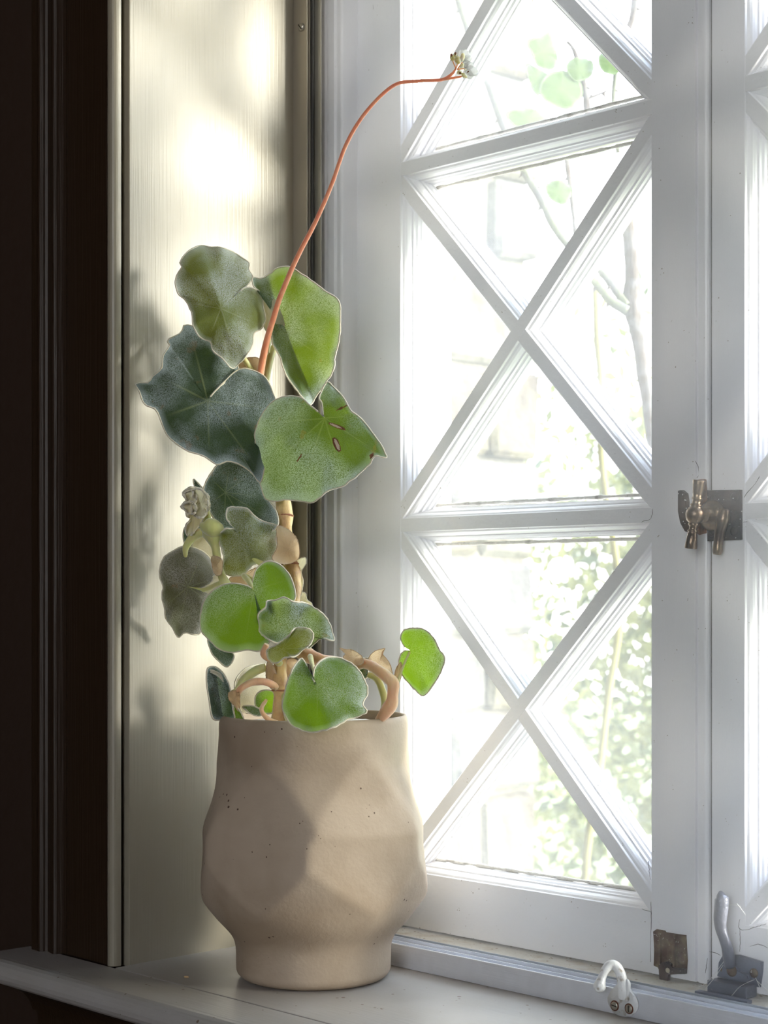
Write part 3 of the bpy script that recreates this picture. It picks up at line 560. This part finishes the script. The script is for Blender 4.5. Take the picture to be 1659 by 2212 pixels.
leaf([(685, 770), (712, 738), (760, 728), (802, 738), (812, 805), (750, 800), (700, 798)], (755, 775), 1.73, PAPER, c3, (0, 0), -.004, .001, 4, ph=50, n=80, **BR)
leaf([(530, 545), (600, 520), (600, 600), (480, 610), (440, 580), (480, 560)], (520, 580), 1.74, PAPER, c4, (0, 0), -.004, .001, 4, ph=51, n=80, **BR)
# stems
def stem(pp, m, name='stem', n=30, wob=.12, sides=14, conv=c4, parent=None, label=None):
    bm = bmesh.new(); q = [(*conv(p[:2]), p[2], p[3]) if conv else p for p in pp]; q = [(a, b, c_+lean(b), e) for a, b, c_, e in q]
    ptube(bm, q, n=n, sides=sides, wob=wob); o = link(name, bm, m, parent or bg_, recalc=False)
    if label: o['label'] = label
    return o
stem([(712, 1375, 1.685, 20), (712, 1300, 1.687, 15), (715, 1215, 1.69, 13), (714, 1190, 1.69, 15), (715, 1160, 1.69, 18), (716, 1060, 1.695, 14), (722, 1000, 1.70, 14), (740, 900, 1.70, 14), (770, 800, 1.705, 14), (785, 700, 1.71, 15), (790, 620, 1.712, 16), (785, 540, 1.714, 17), (768, 495, 1.715, 20), (755, 420, 1.712, 18), (745, 330, 1.712, 15), (745, 270, 1.712, 16), (742, 235, 1.712, 18), (735, 170, 1.714, 17), (715, 60, 1.72, 15), (690, -60, 1.73, 14), (660, -200, 1.735, 12), (640, -330, 1.735, 10), (620, -470, 1.735, 8)], STEMT, 'stem', 110, label='thick jointed woody main stem')
for yy, xx, rr in ((1183, 714, 17.5), (240, 742, 19), (498, 768, 21)):
    stem([(xx, yy-10, 1.69 if yy > 1000 else 1.712, rr*.8), (xx, yy, 1.69 if yy > 1000 else 1.712, rr), (xx, yy+8, 1.69 if yy > 1000 else 1.712, rr*.8)], mat('brown_node', (.30, .12, .06), .8, bump=.001, bscale=(300, 300, 300)) if yy == 1183 else bpy.data.materials['brown_node'], 'stem_joint', 8)
stem([(480, 700, 1.705, 11), (430, 620, 1.70, 11), (395, 550, 1.70, 9), (375, 470, 1.70, 9), (365, 400, 1.70, 10), (345, 330, 1.698, 20), (320, 290, 1.70, 12), (325, 240, 1.70, 7), (310, 180, 1.70, 5)], STEMG, 'stem', 40, label='slender pale green side stem at the left')
stem([(395, 345, 1.70, 3), (385, 320, 1.70, 14), (345, 300, 1.69, 21), (300, 290, 1.69, 12), (290, 275, 1.69, 3)], STEMG, 'stem_joint', 16)
stem([(320, 320, 1.715, 10), (250, 345, 1.725, 10), (205, 410, 1.728, 7), (205, 470, 1.73, 4)], STEMG, 'leaf_stalk', 16)
stem([(800, 960, 1.70, 14), (850, 985, 1.69, 17), (900, 1010, 1.685, 16), (960, 1030, 1.68, 15), (1060, 1040, 1.675, 13), (1130, 1045, 1.665, 12), (1180, 1040, 1.66, 11), (1240, 1070, 1.655, 12), (1300, 1115, 1.65, 13), (1330, 1150, 1.65, 14), (1328, 1210, 1.65, 12), (1320, 1260, 1.65, 15), (1285, 1310, 1.652, 14), (1250, 1350, 1.655, 9)], STEMP, 'stem', 70, label='pinkish arching stem rooted at the right of the pot')
stem([(1195, 1100, 1.67, 6), (1240, 1120, 1.668, 8), (1270, 1180, 1.666, 8), (1285, 1250, 1.664, 8), (1280, 1300, 1.66, 8)], STEMG, 'stem', 24)
stem([(1345, 1170, 1.65, 5), (1365, 1110, 1.653, 3), (1395, 1030, 1.66, 2.6), (1424, 972, 1.667, 2.4)], STEMG, 'leaf_stalk', 20)
stem([(640, 1060, 1.70, 9), (580, 1080, 1.70, 10), (520, 1130, 1.70, 9), (480, 1190, 1.70, 8), (430, 1205, 1.70, 6)], STEMG, 'leaf_stalk', 24)
stem([(700, 1170, 1.685, 8), (640, 1140, 1.68, 8), (570, 1140, 1.68, 8), (510, 1170, 1.68, 7), (480, 1205, 1.685, 7)], STEMP, 'leaf_stalk', 24)
stem([(700, 1365, 1.675, 7), (650, 1340, 1.675, 6), (615, 1290, 1.68, 5), (640, 1240, 1.70, 4)], STEMP, 'leaf_stalk', 20)
stem([(745, 1165, 1.695, 6), (742, 1230, 1.685, 8), (760, 1330, 1.68, 8), (780, 1365, 1.68, 8)], STEMG, 'leaf_stalk', 18)
stem([(880, 1000, 1.66, 6), (900, 1080, 1.62, 4), (921, 1158, 1.600, 4)], STEMG, 'leaf_stalk', 16)
stem([(720, 960, 1.66, 5), (690, 1010, 1.68, 7), (715, 1040, 1.69, 8)], STEMG, 'leaf_stalk', 12)
stem([(645, 935, 1.68, 6), (625, 985, 1.685, 7), (650, 1010, 1.69, 7), (700, 1030, 1.695, 7)], STEMP, 'leaf_stalk', 14)
stem([(573, 642, 1.675, 4), (545, 590, 1.70, 6), (520, 560, 1.715, 6), (600, 600, 1.715, 7), (780, 640, 1.715, 8)], STEMG, 'leaf_stalk', 22)
stem([(217, 624, 1.728, 4), (300, 640, 1.735, 5), (400, 600, 1.715, 6), (430, 620, 1.705, 7)], STEMG, 'leaf_stalk', 18)
stem([(502, 350, 1.692, 4), (560, 450, 1.71, 6), (700, 560, 1.715, 7), (780, 600, 1.715, 8)], STEMG, 'leaf_stalk', 18)
stem([(745, 874, 1.66, 5), (745, 900, 1.69, 6), (740, 930, 1.70, 7)], STEMG, 'leaf_stalk', 10)
stem([(420, 112, 1.73, 5), (600, 200, 1.735, 6), (742, 330, 1.72, 8)], STEMG, 'leaf_stalk', 14)
# upper stalks (crop-3 pixels)
stem([(505, 982, 1.70, 5), (600, 1050, 1.73, 6), (760, 1250, 1.735, 7), (905, 1450, 1.73, 8)], STEMG, 'leaf_stalk', 20, conv=c3)
stem([(1182, 1082, 1.665, 5), (1080, 1250, 1.70, 6), (940, 1500, 1.722, 8)], STEMG, 'leaf_stalk', 20, conv=c3)
stem([(582, 447, 1.67, 4), (640, 620, 1.70, 5), (760, 800, 1.725, 6), (820, 900, 1.735, 7)], STEMG, 'leaf_stalk', 22, conv=c3)
stem([(965, 592, 1.745, 5), (905, 640, 1.745, 7), (870, 720, 1.74, 8), (845, 820, 1.735, 9), (830, 920, 1.735, 9)], STEMG, 'leaf_stalk', 22, conv=c3)
stem([(880, 520, 1.73, 4), (860, 600, 1.735, 6), (845, 700, 1.735, 7)], STEMG, 'leaf_stalk', 12, conv=c3)
fs = stem([(558, 850, 1.728, 8), (565, 790, 1.722, 8), (578, 730, 1.712, 7), (590, 690, 1.705, 6.5), (606, 640, 1.698, 6), (640, 560, 1.69, 5.4), (682, 478, 1.685, 5), (716, 400, 1.68, 4.6), (748, 312, 1.675, 4.4), (790, 243, 1.67, 4.2), (850, 185, 1.665, 4), (905, 175, 1.66, 3.6), (955, 172, 1.657, 3.6), (978, 158, 1.655, 3.2), (985, 148, 1.654, 2)], STALK, 'flower_stalk', 90, .05, conv=None, label='long coral-coloured arching flower stalk')
stem([(955, 172, 1.657, 3), (975, 169, 1.655, 2.6), (997, 165, 1.654, 2.4)], STALK, 'flower_stalk', 12, .05, conv=None)
# short woolly hairs along the flower stalk
# flower cluster
def ell(bm, c, ax, a, b, n=14):
    lathe(bm, [(b*math.sin(PI*i/8)+1e-5, -a*math.cos(PI*i/8)) for i in range(9)], c, ax, n); return bm
def petal(px, py, d, ang, ln, wd, curl):
    d += lean(0); bm = bmesh.new(); c = P(px, py, d); R2 = Vector((.28, .96, 0)); ux = (R2*math.cos(ang)*1.1+Vector((0, 0, 1))*math.sin(ang)); uy = (-R2*math.sin(ang)*1.1+Vector((0, 0, 1))*math.cos(ang)); up = Vector((.96, -.28, 0))
    G = []
    for i in range(7):
        t = i/6; row = []
        for j in range(5):
            s = (j-2)/2; wv = wd*math.sin(PI*min(1, t*.86+.08))**.7
            row.append(bm.verts.new(c+ux*(ln*t)+uy*(wv*s)+up*(curl*t*t+.0012*s*s)))
        G.append(row)
    for i in range(6):
        for j in range(4): bm.faces.new((G[i][j], G[i+1][j], G[i+1][j+1], G[i][j+1])).smooth = True
    o = link('petal', bm, PETAL, fs, recalc=False); o.parent = fs; o.matrix_parent_inverse = Matrix.Identity(4)
    sm = o.modifiers.new('thickness', 'SOLIDIFY'); sm.thickness = .0003
    return o
def sub(name, bm, m):
    o = link(name, bm, m, fs, True); o.matrix_parent_inverse = Matrix.Identity(4); return o
for (x, y, a, l, w2) in ((996, 130, 100, .0090, .0040), (999, 128, 62, .0105, .0042), (1002, 130, 28, .0075, .0034), (1000, 134, 0, .0060, .0024), (1004, 150, -8, .0125, .0052), (1002, 152, -38, .0105, .0046), (1003, 146, 28, .0085, .0036), (999, 136, 130, .0055, .003), (998, 158, -60, .0060, .0022), (1001, 148, 60, .0060, .003)):
    petal(x, y, 1.652, math.radians(a), l, w2, random.uniform(-.002, .003))
Z = Vector((0, 0, 1))
for (x, y, a, b, ang, m) in ((989, 130, .0040, .0030, 100, BUD), (977, 125, .0032, .0024, 115, BUD), (984, 118, .0022, .0016, 95, BUD), (999, 124, .0042, .0022, 80, BUD), (998, 142, .0026, .0018, 60, BUD), (993, 157, .0028, .0022, 0, BUD), (1003, 163, .0034, .0018, -35, BUD), (975, 119, .0014, .0013, 90, ANTH), (984, 115.5, .0013, .0011, 90, ANTH), (994, 158, .0012, .0012, 0, ANTH), (1005, 150, .0014, .0007, 10, BUD), (1011, 155, .0012, .0006, 30, ANTH)):
    an = math.radians(ang); ax = RT*math.cos(an)+Z*math.sin(an)
    sub('bud' if m is BUD else 'anther', ell(bmesh.new(), P(x, y, lean(0)+(1.646 if m is BUD else 1.6435)), ax, a, b), m)
for x, y, x2, y2 in ((985, 148, 989, 136), (985, 148, 978, 132), (988, 150, 999, 134), (997, 165, 1003, 164), (988, 150, 1003, 148)):
    bm = bmesh.new(); ptube(bm, [(x, y, 1.654+lean(0), 1.6), ((x+x2)/2, (y+y2)/2, 1.651+lean(0), 1.4), (x2, y2, 1.648+lean(0), 1.2)], n=8, sides=8); sub('flower_stem', bm, STALK)
# ------------------------------------------------------------------ window hardware
def plateY(name, pts, Y, th, m, parent, bev=.0006):
    """flat shape given by pixels on the plane y=Y, th thick towards the room"""
    bm = bmesh.new(); q = [onY(x, y, Y) for x, y in pts]
    a = [bm.verts.new((p.x, Y, p.z)) for p in q]; b = [bm.verts.new((p.x, Y-th, p.z)) for p in q]; n = len(q)
    for i in range(n): bm.faces.new((a[i], a[(i+1) % n], b[(i+1) % n], b[i]))
    bm.faces.new(a); f = bm.faces.new(b[::-1])
    if bev: bmesh.ops.bevel(bm, geom=list(f.edges), offset=bev, segments=2, affect='EDGES')
    return link(name, bm, m, parent)
def yt(bm, pp, n=24, sides=14, wob=0):
    return tube(bm, [(*onY(x, y, Y), r) for x, y, Y, r in pp], n=n, sides=sides, wob=wob)
YN = Vector((0, -1, 0))
q = onY(1556, 1112, YF)
lt = empty('window_latch', (q.x, YF, q.z)); tag(lt, 'aged brass turn handle on a dark square plate at mid height', 'latch')
plateY('plate', [(1531, 1059), (1604, 1058), (1604, 1166), (1531, 1169)], YF-.0001, .0028, IRON, lt)
for x, y, a in ((1541, 1078, .9), (1587, 1074, 2.2), (1537, 1150, 1.6), (1586, 1147, .4)):
    p = onY(x, y, YF-.003); screw(lt, p, YN, .0042, .0009, a, IRON)
hub = onY(1572, 1112, YF-.003); ball = Vector((hub.x, .2535, hub.z))
bc = onY(1501, 1112, .2535)
hb = Vector((bc.x, YF-.003, bc.z)); 
bm = bmesh.new(); lathe(bm, [(.0140, 0), (.0140, .002), (.0120, .004), (.0095, .006), (.0070, .0075), (.0062, .012), (.0055, .013), (.0068, .0145), (.0068, .0155), (.0042, .0165), (.0040, .024)], Vector((bc.x+.003, YF-.003, bc.z)), YN, 28); link('spindle', bm, BRASS, lt, True)
bm = bmesh.new()
top = onY(1511, 1037, .2535); bot = onY(1492, 1185, .2535); ax = (top-bot); Lh = ax.length; ax.normalize()
mid = bc; h1 = (top-mid).dot(ax); h0 = (bot-mid).dot(ax)
k = .00050
lathe(bm, [(10.5*k, h0), (11.5*k, h0+.001), (9*k, h0+.014), (7.5*k, -.0155), (9.5*k, -.0150), (9.5*k, -.0140), (7*k, -.0132), (7.5*k, -.010), (10*k, -.0092), (10*k, -.0082), (8*k, -.0076), (13*k, -.0060), (16*k, -.0030), (17*k, 0), (16*k, .0032), (13*k, .0060), (9*k, .0074), (10.5*k, .0082), (10.5*k, .0094), (7.5*k, .0102), (8.2*k, .0135), (9.5*k, .0142), (9.5*k, .0152), (7.6*k, .0160), (9*k, h1-.012), (11.5*k, h1-.0012), (11.5*k, h1)], mid, ax, 28); link('turn_handle', bm, BRASS, lt, True)
bm = bmesh.new(); yt(bm, [(1566, 1100, YF-.007, .0048), (1562, 1122, YF-.008, .0062), (1556, 1145, YF-.008, .0052), (1552, 1170, YF-.008, .0044), (1550, 1190, YF-.008, .0046), (1549, 1198, YF-.008, .0036)], 24); link('tail_lever', bm, BRASS, lt, True)
plateY('keep', [(1472, 1061), (1478, 1059), (1487, 1066), (1490, 1085), (1489, 1120), (1500, 1152), (1487, 1148), (1477, 1130), (1472, 1105)], YF-.0001, .006, IRON, lt)
plateY('bare_patch', [(1509, 1036), (1527, 1035), (1529, 1070), (1527, 1110), (1528, 1152), (1512, 1156), (1503, 1146), (1506, 1100), (1511, 1070)], YF+.0010, .0016, BAREW, lt, 0)
# lower bolt and its rusty plate on the left casement
q = onY(1450, 2055, YF); bt = empty('bolt_keeper', (q.x, YF, q.z)); tag(bt, 'rusty brown bolt plate low on the meeting stile', 'fitting')
plateY('back_plate', [(1413, 2012), (1420, 2007), (1437, 2010), (1440, 2014), (1483, 2020), (1486, 2075), (1484, 2100), (1455, 2098), (1428, 2092), (1414, 2085), (1416, 2050)], YF-.0001, .0022, RUST, bt)
plateY('hasp', [(1428, 2016), (1430, 2016), (1430, 2092), (1426, 2092)], YF-.0022, .003, RUST, bt, 0)
plateY('hasp', [(1459, 2018), (1462, 2018), (1461, 2088), (1457, 2088)], YF-.0022, .003, RUST, bt, 0)
plateY('bolt', [(1427, 2085), (1434, 2078), (1444, 2076), (1453, 2082), (1456, 2090), (1484, 2092), (1484, 2103), (1448, 2103), (1447, 2128), (1430, 2124), (1429, 2100)], YF-.0022, .004, IRON, bt)
p = onY(1443, 2096, YF-.0062); bm = bmesh.new(); lathe(bm, [(.0022, 0), (.0024, .0006), (.0010, .001)], p, YN, 14); link('rivet', bm, mat('pale_rivet', (.55, .5, .4), .5, metal=.6), bt)
p = onY(1474, 2070, YF-.0022); bm = bmesh.new(); lathe(bm, [(.0058, 0), (.0062, .0006), (.004, .0012)], p, YN, 18); link('washer', bm, RUST, bt)
# casement fastener, lever up
q = onY(1595, 2095, YF); cf = empty('casement_fastener', (q.x, YF, q.z)); tag(cf, 'blue-grey iron lever fastener at the lower right corner', 'fastener')
plateY('back_plate', [(1556, 2078), (1564, 2064), (1580, 2062), (1600, 2062), (1650, 2077), (1649, 2098), (1644, 2132), (1600, 2122), (1553, 2108)], YF-.0001, .0035, IRONG, cf, .001)
bm = bmesh.new(); yt(bm, [(1556, 1940, .2555, .0040), (1559, 1938, .2555, .0062), (1558, 1960, .2550, .0062), (1556, 1985, .2545, .0058), (1557, 2005, .2545, .0050), (1563, 2025, .2560, .0046), (1570, 2045, .2590, .0050), (1574, 2065, .2640, .0054), (1576, 2085, .2690, .0050)], 44, wob=.05); link('lever', bm, IRONG, cf, True)
plateY('arm', [(1566, 2085), (1578, 2078), (1592, 2086), (1598, 2098), (1622, 2104), (1626, 2116), (1618, 2120), (1590, 2113), (1572, 2108), (1564, 2098)], YF-.0036, .005, IRONG, cf, .0012)
for x, y, r in ((1581, 2097, .0052), (1629, 2102, .0042), (1561, 2095, .002)):
    p = onY(x, y, YF-.0086 if x < 1600 and x > 1565 else YF-.0036); bm = bmesh.new(); lathe(bm, [(r, 0), (r, .0008), (r*.6, .0018)], p, YN, 18); link('rivet', bm, RUST, cf)
q = onY(1570, 2135, .262); kp = empty('fastener_keep', (q.x, .262, .018)); tag(kp, 'dark iron strike block lying on the dusty ledge under the lever', 'fitting')
def lbox(name, x0, x1, Y0, Y1, z0, z1, m, parent, bev=.001):
    a = onY(x0, 1500, Y0).x; b = onY(x1, 1500, Y0).x; bm = bmesh.new(); box(bm, a, b, Y0, Y1, z0, z1, bev=bev); return link(name, bm, m, parent)
lbox('block', 1527, 1612, .262, .2785, .0182, .029, IRONG, kp)
lbox('strip', 1500, 1615, .2465, .2535, .0182, .0215, IRONG, kp, .0006)
# white curled hook on the sill channel
q = onY(1348, 2180, .198); hk = empty('curled_hook', (q.x, .198, .002)); tag(hk, 'white chipped metal hook curling up from the aluminium channel', 'hook')
bm = bmesh.new()
cx_, cz_ = q.x, .0125
n = 36; ring = []
for i in range(n):
    a = 2*PI*i/n; rx, rz = .0168, .0122
    zz = cz_+rz*math.sin(a); xx = cx_+rx*math.cos(a)
    if math.sin(a) > .55: xx = cx_+(xx-cx_)*(1-.45*(math.sin(a)-.55)/.45); zz += .006*(math.sin(a)-.55)/.45
    ring.append((xx, zz))
fa = [bm.verts.new((x, .1978, z)) for x, z in ring]; fb = [bm.verts.new((x, .1948, z)) for x, z in ring]
for i in range(n): bm.faces.new((fa[i], fa[(i+1) % n], fb[(i+1) % n], fb[i]))
bm.faces.new(fa); f = bm.faces.new(fb[::-1]); bmesh.ops.bevel(bm, geom=list(f.edges), offset=.0011, segments=3, affect='EDGES')
link('base_plate', bm, HOOKP, hk, True)
HY = .1930
bm = bmesh.new(); yt(bm, [(1346, 2158, HY, .0040), (1346, 2140, HY, .0048), (1344, 2118, HY, .0046), (1338, 2098, HY-.001, .0044), (1329, 2086, HY-.003, .0044), (1318, 2085, HY-.006, .0043), (1308, 2095, HY-.010, .0040), (1301, 2110, HY-.013, .0036), (1297, 2122, HY-.015, .0046), (1295, 2132, HY-.016, .0056), (1294, 2140, HY-.0165, .0040), (1294, 2144, HY-.0165, .0012)], 56, 16, .04); link('hook_arm', bm, HOOKP, hk, True)
bm = bmesh.new(); yt(bm, [(1352, 2160, HY+.001, .0030), (1356, 2140, HY+.001, .0022), (1357, 2125, HY+.001, .0022), (1354, 2115, HY+.001, .0010)], 16, 10); link('rib', bm, HOOKP, hk, True)
for sx_, a in ((-.0078, 2.2), (.0082, .8)):
    c0 = Vector((cx_+sx_, .1948, .0085))
    bm = bmesh.new(); lathe(bm, [(.0047, -.0002), (.0047, .0004), (.0036, .0005)], c0, YN, 24); link('rust_ring', bm, RUSTR, hk)
    screw(hk, c0+YN*.0004, YN, .0037, .0008, a, STEEL)
# crumb on the sill
p = Vector((onY(403, 2113, 0).x, 0, 0)); dd = CAM.z*F/(2113-HOR); p = P(403, 2113, dd)
bm = bmesh.new(); ell(bm, Vector((p.x, p.y, .0012)), Vector((.9, .43, 0)).normalized(), .0030, .0011); 
for v in bm.verts: v.co += Vector((noise.noise(v.co*700), noise.noise(v.co*500), 0))*.0008
tag(link('dry_flake', bm, PAPER if False else mat('dry_flake_tan', (.55, .38, .2), .8), None, True), 'small dry tan flake lying on the sill left of the pot', 'debris')
# ------------------------------------------------------------------ outside
gd = bmesh.new(); box(gd, -12, 12, .42, 26, -1.0, -.85); tag(link('ground', gd, GRASS), 'garden ground outside the window', kind='structure')
XW = -1.155; Y0w, Y1w = .55, 1.96
gw = empty('garden_wall', (XW, 1.2, -.85)); tag(gw, 'blurred sunlit wall of rough cream stone blocks outside, behind the glazing bars', 'wall')
bm = bmesh.new(); box(bm, XW-.35, XW-.022, Y0w+.02, Y1w-.02, -.85, 3.0); link('mortar_core', bm, MORTAR, gw)
z = -.85; rnd = random.Random(3); row = 0
while z < 2.9:
    h = rnd.choice((.11, .14, .17, .20, .24)); y = Y1w; first = True
    while y > Y0w:
        wd = rnd.uniform(.16, .36) if not first else (.30 if row % 2 else .17)+rnd.uniform(-.02, .02)
        ya = max(Y0w, y-wd)
        if ya-Y0w < .08: ya = Y0w
        pr = rnd.uniform(0, .02)
        bm = bmesh.new(); box(bm, XW-.30, XW+pr, ya+.006, y-.006, z+.006, z+h-.006, bev=.012, seg=1)
        for v in bm.verts: v.co += Vector((noise.noise(v.co*9), noise.noise(v.co*11+Vector((3, 0, 0))), noise.noise(v.co*10+Vector((0, 5, 0)))))*.012
        link('stone', bm, STONE[rnd.randrange(4)], gw); y = ya; first = False
    z += h; row += 1
# hedge far behind: foliage nobody could count
def foliage(name, label, boxes, n, size, cat, seed):
    r = random.Random(seed); vs_ = []; fs_ = []
    for _ in range(n):
        bx = r.choice(boxes); c = Vector((r.gauss(bx[0], bx[3]), r.gauss(bx[1], bx[4]), r.gauss(bx[2], bx[5])))
        a = Vector((r.gauss(0, 1), r.gauss(0, 1), r.gauss(0, 1))).normalized(); b = a.orthogonal().normalized(); b.rotate(Matrix.Rotation(r.uniform(0, 6.28), 3, a)); cc = a.cross(b)
        s = size*r.uniform(.6, 1.4); i = len(vs_)
        vs_ += [c-b*s, c+cc*s*.42-b*s*.1, c+b*s, c-cc*s*.42-b*s*.1]; fs_.append((i, i+1, i+2, i+3))
    me = bpy.data.meshes.new(name); me.from_pydata(vs_, [], fs_); me.materials.append(HEDGE)
    o = bpy.data.objects.new(name, me); C.objects.link(o); tag(o, label, cat, kind='stuff'); return o
foliage('hedge', 'pale sunlit hedge foliage blurred beyond the garden wall', [(-1.9+random.uniform(-.7, 1.1), 4.0+random.uniform(-.6, .6), zc, .34, .25, .26) for zc in (-.6, -.4, -.2, 0, .2, .4, .6, .8, .95) for _ in range(3)], 16000, .032, 'hedge', 5)
foliage('tree_foliage', 'thin pale leaves high beyond the upper panes', [(-2.6+random.uniform(-1.2, 1.6), 7.2+random.uniform(-.4, .4), zc+.3, .4, .4, .35) for zc in (2.0, 2.2, 2.5)], 1600, .045, 'tree', 6)
# rose bush close outside the glass
rb = empty('rose_bush', tuple(P(1400, 1285, 2.25)*1)); rb.location.z = -.85
tag(rb, 'thorny rose stems with pale green leaves just outside the panes', 'bush')
def rstem(pp, m, d, n=36, wob=.25, name='stem'):
    bm = bmesh.new(); ptube(bm, [(x, y, d+dz, r) for x, y, r, dz in pp], n=n, sides=10, wob=wob)
    q = crom([(x, y, r) for x, y, r, _ in pp], max(5, n//4))
    o = link(name, bm, m, rb, recalc=False)
    tb = bmesh.new()
    for i in range(1, len(q)-1):
        if random.random() < .75:
            s = random.choice((-1, 1)); dx = q[i+1][0]-q[i-1][0]; dy = q[i+1][1]-q[i-1][1]; l = math.hypot(dx, dy); nx, ny = -dy/l*s, dx/l*s
            x, y, r = q[i]; a = P(x+nx*r*.7, y+ny*r*.7, d); b = P(x+nx*(r+9)+2, y+ny*(r+9)+4, d)
            tube(tb, [(*a, .0026), (*((a+b)/2), .0012), (*b, .0002)], n=5, sides=6)
    if len(tb.verts): th = link('thorns', tb, BARK, o, recalc=False); th['kind'] = 'stuff'; th.matrix_parent_inverse = Matrix.Identity(4)
    else: tb.free()
    return o
rstem([(1348, 380, 13, 0), (1356, 480, 14, 0), (1366, 600, 15, 0), (1362, 655, 20, 0), (1376, 720, 14, 0), (1388, 800, 13, 0), (1400, 880, 12, 0), (1412, 1000, 12, 0), (1425, 1300, 13, 0), (1440, 1700, 14, 0), (1440, 2300, 15, 0), (1440, 3300, 16, 0)], BARK, 2.25, 90)
rstem([(1355, 672, 12, 0), (1320, 650, 10, 0), (1290, 615, 9, 0), (1268, 585, 8, 0), (1240, 545, 8, 0), (1200, 495, 8, 0), (1165, 425, 8, 0), (1135, 375, 8, 0), (1090, 280, 8, 0), (1060, 195, 8, 0), (1020, 90, 7, 0), (990, 0, 7, 0), (960, -100, 6, 0)], TWIG, 2.20, 90)
rstem([(1352, 660, 10, .02), (1325, 620, 9, .02), (1300, 590, 7, .02), (1285, 575, 5, .02)], TWIG, 2.22, 16)
rstem([(1245, 520, 5, 0), (1238, 460, 4.5, 0), (1230, 390, 5, 0), (1224, 340, 6, 0)], BARK, 2.15, 20)
rstem([(1272, 300, 5, 0), (1268, 230, 7, 0), (1258, 170, 7, 0), (1240, 110, 4, 0), (1225, 90, 3, 0)], BARK, 2.15, 20)
rstem([(1266, 215, 3, 0), (1290, 205, 2.6, 0), (1315, 195, 1.5, 0)], BARK, 2.15, 8)
rstem([(1345, 90, 6, 0), (1368, 30, 7, 0), (1375, -60, 7, 0)], BARK, 2.15, 10)
rstem([(1330, 150, 5, 0), (1325, 230, 5, 0), (1335, 330, 5, 0)], TWIG, 2.4, 10)
rstem([(1287, 620, 8, 0), (1290, 720, 8, 0), (1300, 850, 8, 0), (1300, 1000, 8, 0), (1340, 1300, 8, 0), (1315, 1500, 8, 0), (1290, 1700, 9, 0), (1265, 1880, 9, 0), (1255, 2300, 9, 0), (1250, 3300, 10, 0)], TWIGY, 2.9, 60)
for pts, cen in (([(1140, 90), (1165, 78), (1185, 70), (1196, 95), (1203, 130), (1190, 150), (1160, 140), (1150, 115)], (1172, 112)),
                 ([(1138, 140), (1165, 150), (1185, 165), (1180, 190), (1160, 205), (1142, 170)], (1160, 170)),
                 ([(1165, 190), (1185, 160), (1225, 155), (1255, 180), (1255, 215), (1225, 235), (1190, 225), (1172, 210)], (1212, 192)),
                 ([(1225, 140), (1245, 125), (1280, 135), (1275, 165), (1245, 175), (1228, 160)], (1250, 150)),
                 ([(1095, 245), (1130, 235), (1160, 240), (1180, 262), (1140, 275), (1110, 270)], (1138, 255)),
                 ([(1180, 400), (1210, 390), (1235, 410), (1220, 440), (1190, 430)], (1208, 415)),
                 ([(1295, 120), (1325, 110), (1345, 130), (1330, 160), (1300, 150)], (1320, 135))):
    leaf(pts, cen, 2.12, ROSELF, None, (T*.8, T*.3), .008, .003, 5, closed=True, parent=rb, n=50, jag=2, rim=.0006, rimmat=ROSELF, ph=pts[0][0], NRd=6)
# fine cracks in the paint of the casements
def crack(par, pts, Y=YF-.0001, r=.00022, m=None):
    q = [onY(x, y, Y) for x, y in pts]; bm = bmesh.new(); pp = []
    for i, p in enumerate(q): pp.append((p.x, Y, p.z, r*(1.3 if i % 2 else .7)))
    out = crom(pp, len(pp)*6)
    out = [(x+.0006*noise.noise(Vector((x*900, z*900, 1))), y, z+.0006*noise.noise(Vector((x*900, z*900, 5))), e) for x, y, z, e in out]
    tube(bm, out, n=len(out), sides=4); link('paint_crack', bm, m or SLOT, par, recalc=False)
for pts in ([(1406, 1948), (1407, 1990), (1405, 2030), (1405, 2078)], [(1387, 1963), (1395, 1967), (1405, 1969), (1407, 1976)], [(1501, 996), (1508, 1008), (1509, 1026), (1505, 1032)], [(1410, 1099), (1409, 1110), (1404, 1122), (1392, 1125), (1386, 1128)], [(1527, 1540), (1526, 1700), (1527, 1860), (1527, 2010)], [(1405, 1900), (1400, 1860)], [(806, 10), (807, 20)], [(1528, 2070), (1524, 2100), (1522, 2120)]):
    crack(W1, pts, YF-.0001 if pts[0][0] != 1527 else YF+.0030, .00020 if pts[0][0] != 1527 else .0004)
for pts in ([(1607, 1075), (1616, 1062), (1632, 1044), (1640, 1030)], [(1605, 1128), (1614, 1127)], [(1598, 1985), (1597, 2005), (1610, 2009), (1630, 2003), (1655, 1996)], [(1598, 2005), (1599, 2030), (1598, 2056)], [(1532, 2056), (1545, 2058), (1556, 2064)], [(1620, 2044), (1640, 2040), (1658, 2048)]):
    crack(W2, pts)
# cobweb threads round the fastener
cw = empty('cobweb', (onY(1560, 2130, .27).x, .262, .02)); tag(cw, 'thin white cobweb threads strung round the corner fastener', 'cobweb')
WEB = mat('cobweb_thread', (.85, .84, .82), .8)
for a, b, c_ in (((1565, 2075), (1530, 2120), (1508, 2132)), ((1562, 2085), (1545, 2110), (1520, 2140)), ((1630, 2116), (1600, 2130), (1580, 2152)), ((1635, 2118), (1645, 2128), (1659, 2140)), ((1560, 1956), (1585, 1955), (1600, 1958)), ((1592, 1952), (1600, 1962), (1610, 1976)), ((1632, 2112), (1638, 2125), (1642, 2136)), ((1510, 2135), (1535, 2150), (1545, 2160))):
    bm = bmesh.new(); pts = []
    for (x, y), Y in zip((a, b, c_), (.262, .2575, .2525)): p = onY(x, y, Y); pts.append((p.x, p.y, p.z, .00022))
    tube(bm, pts, n=10, sides=4); link('thread', bm, WEB, cw, recalc=False)
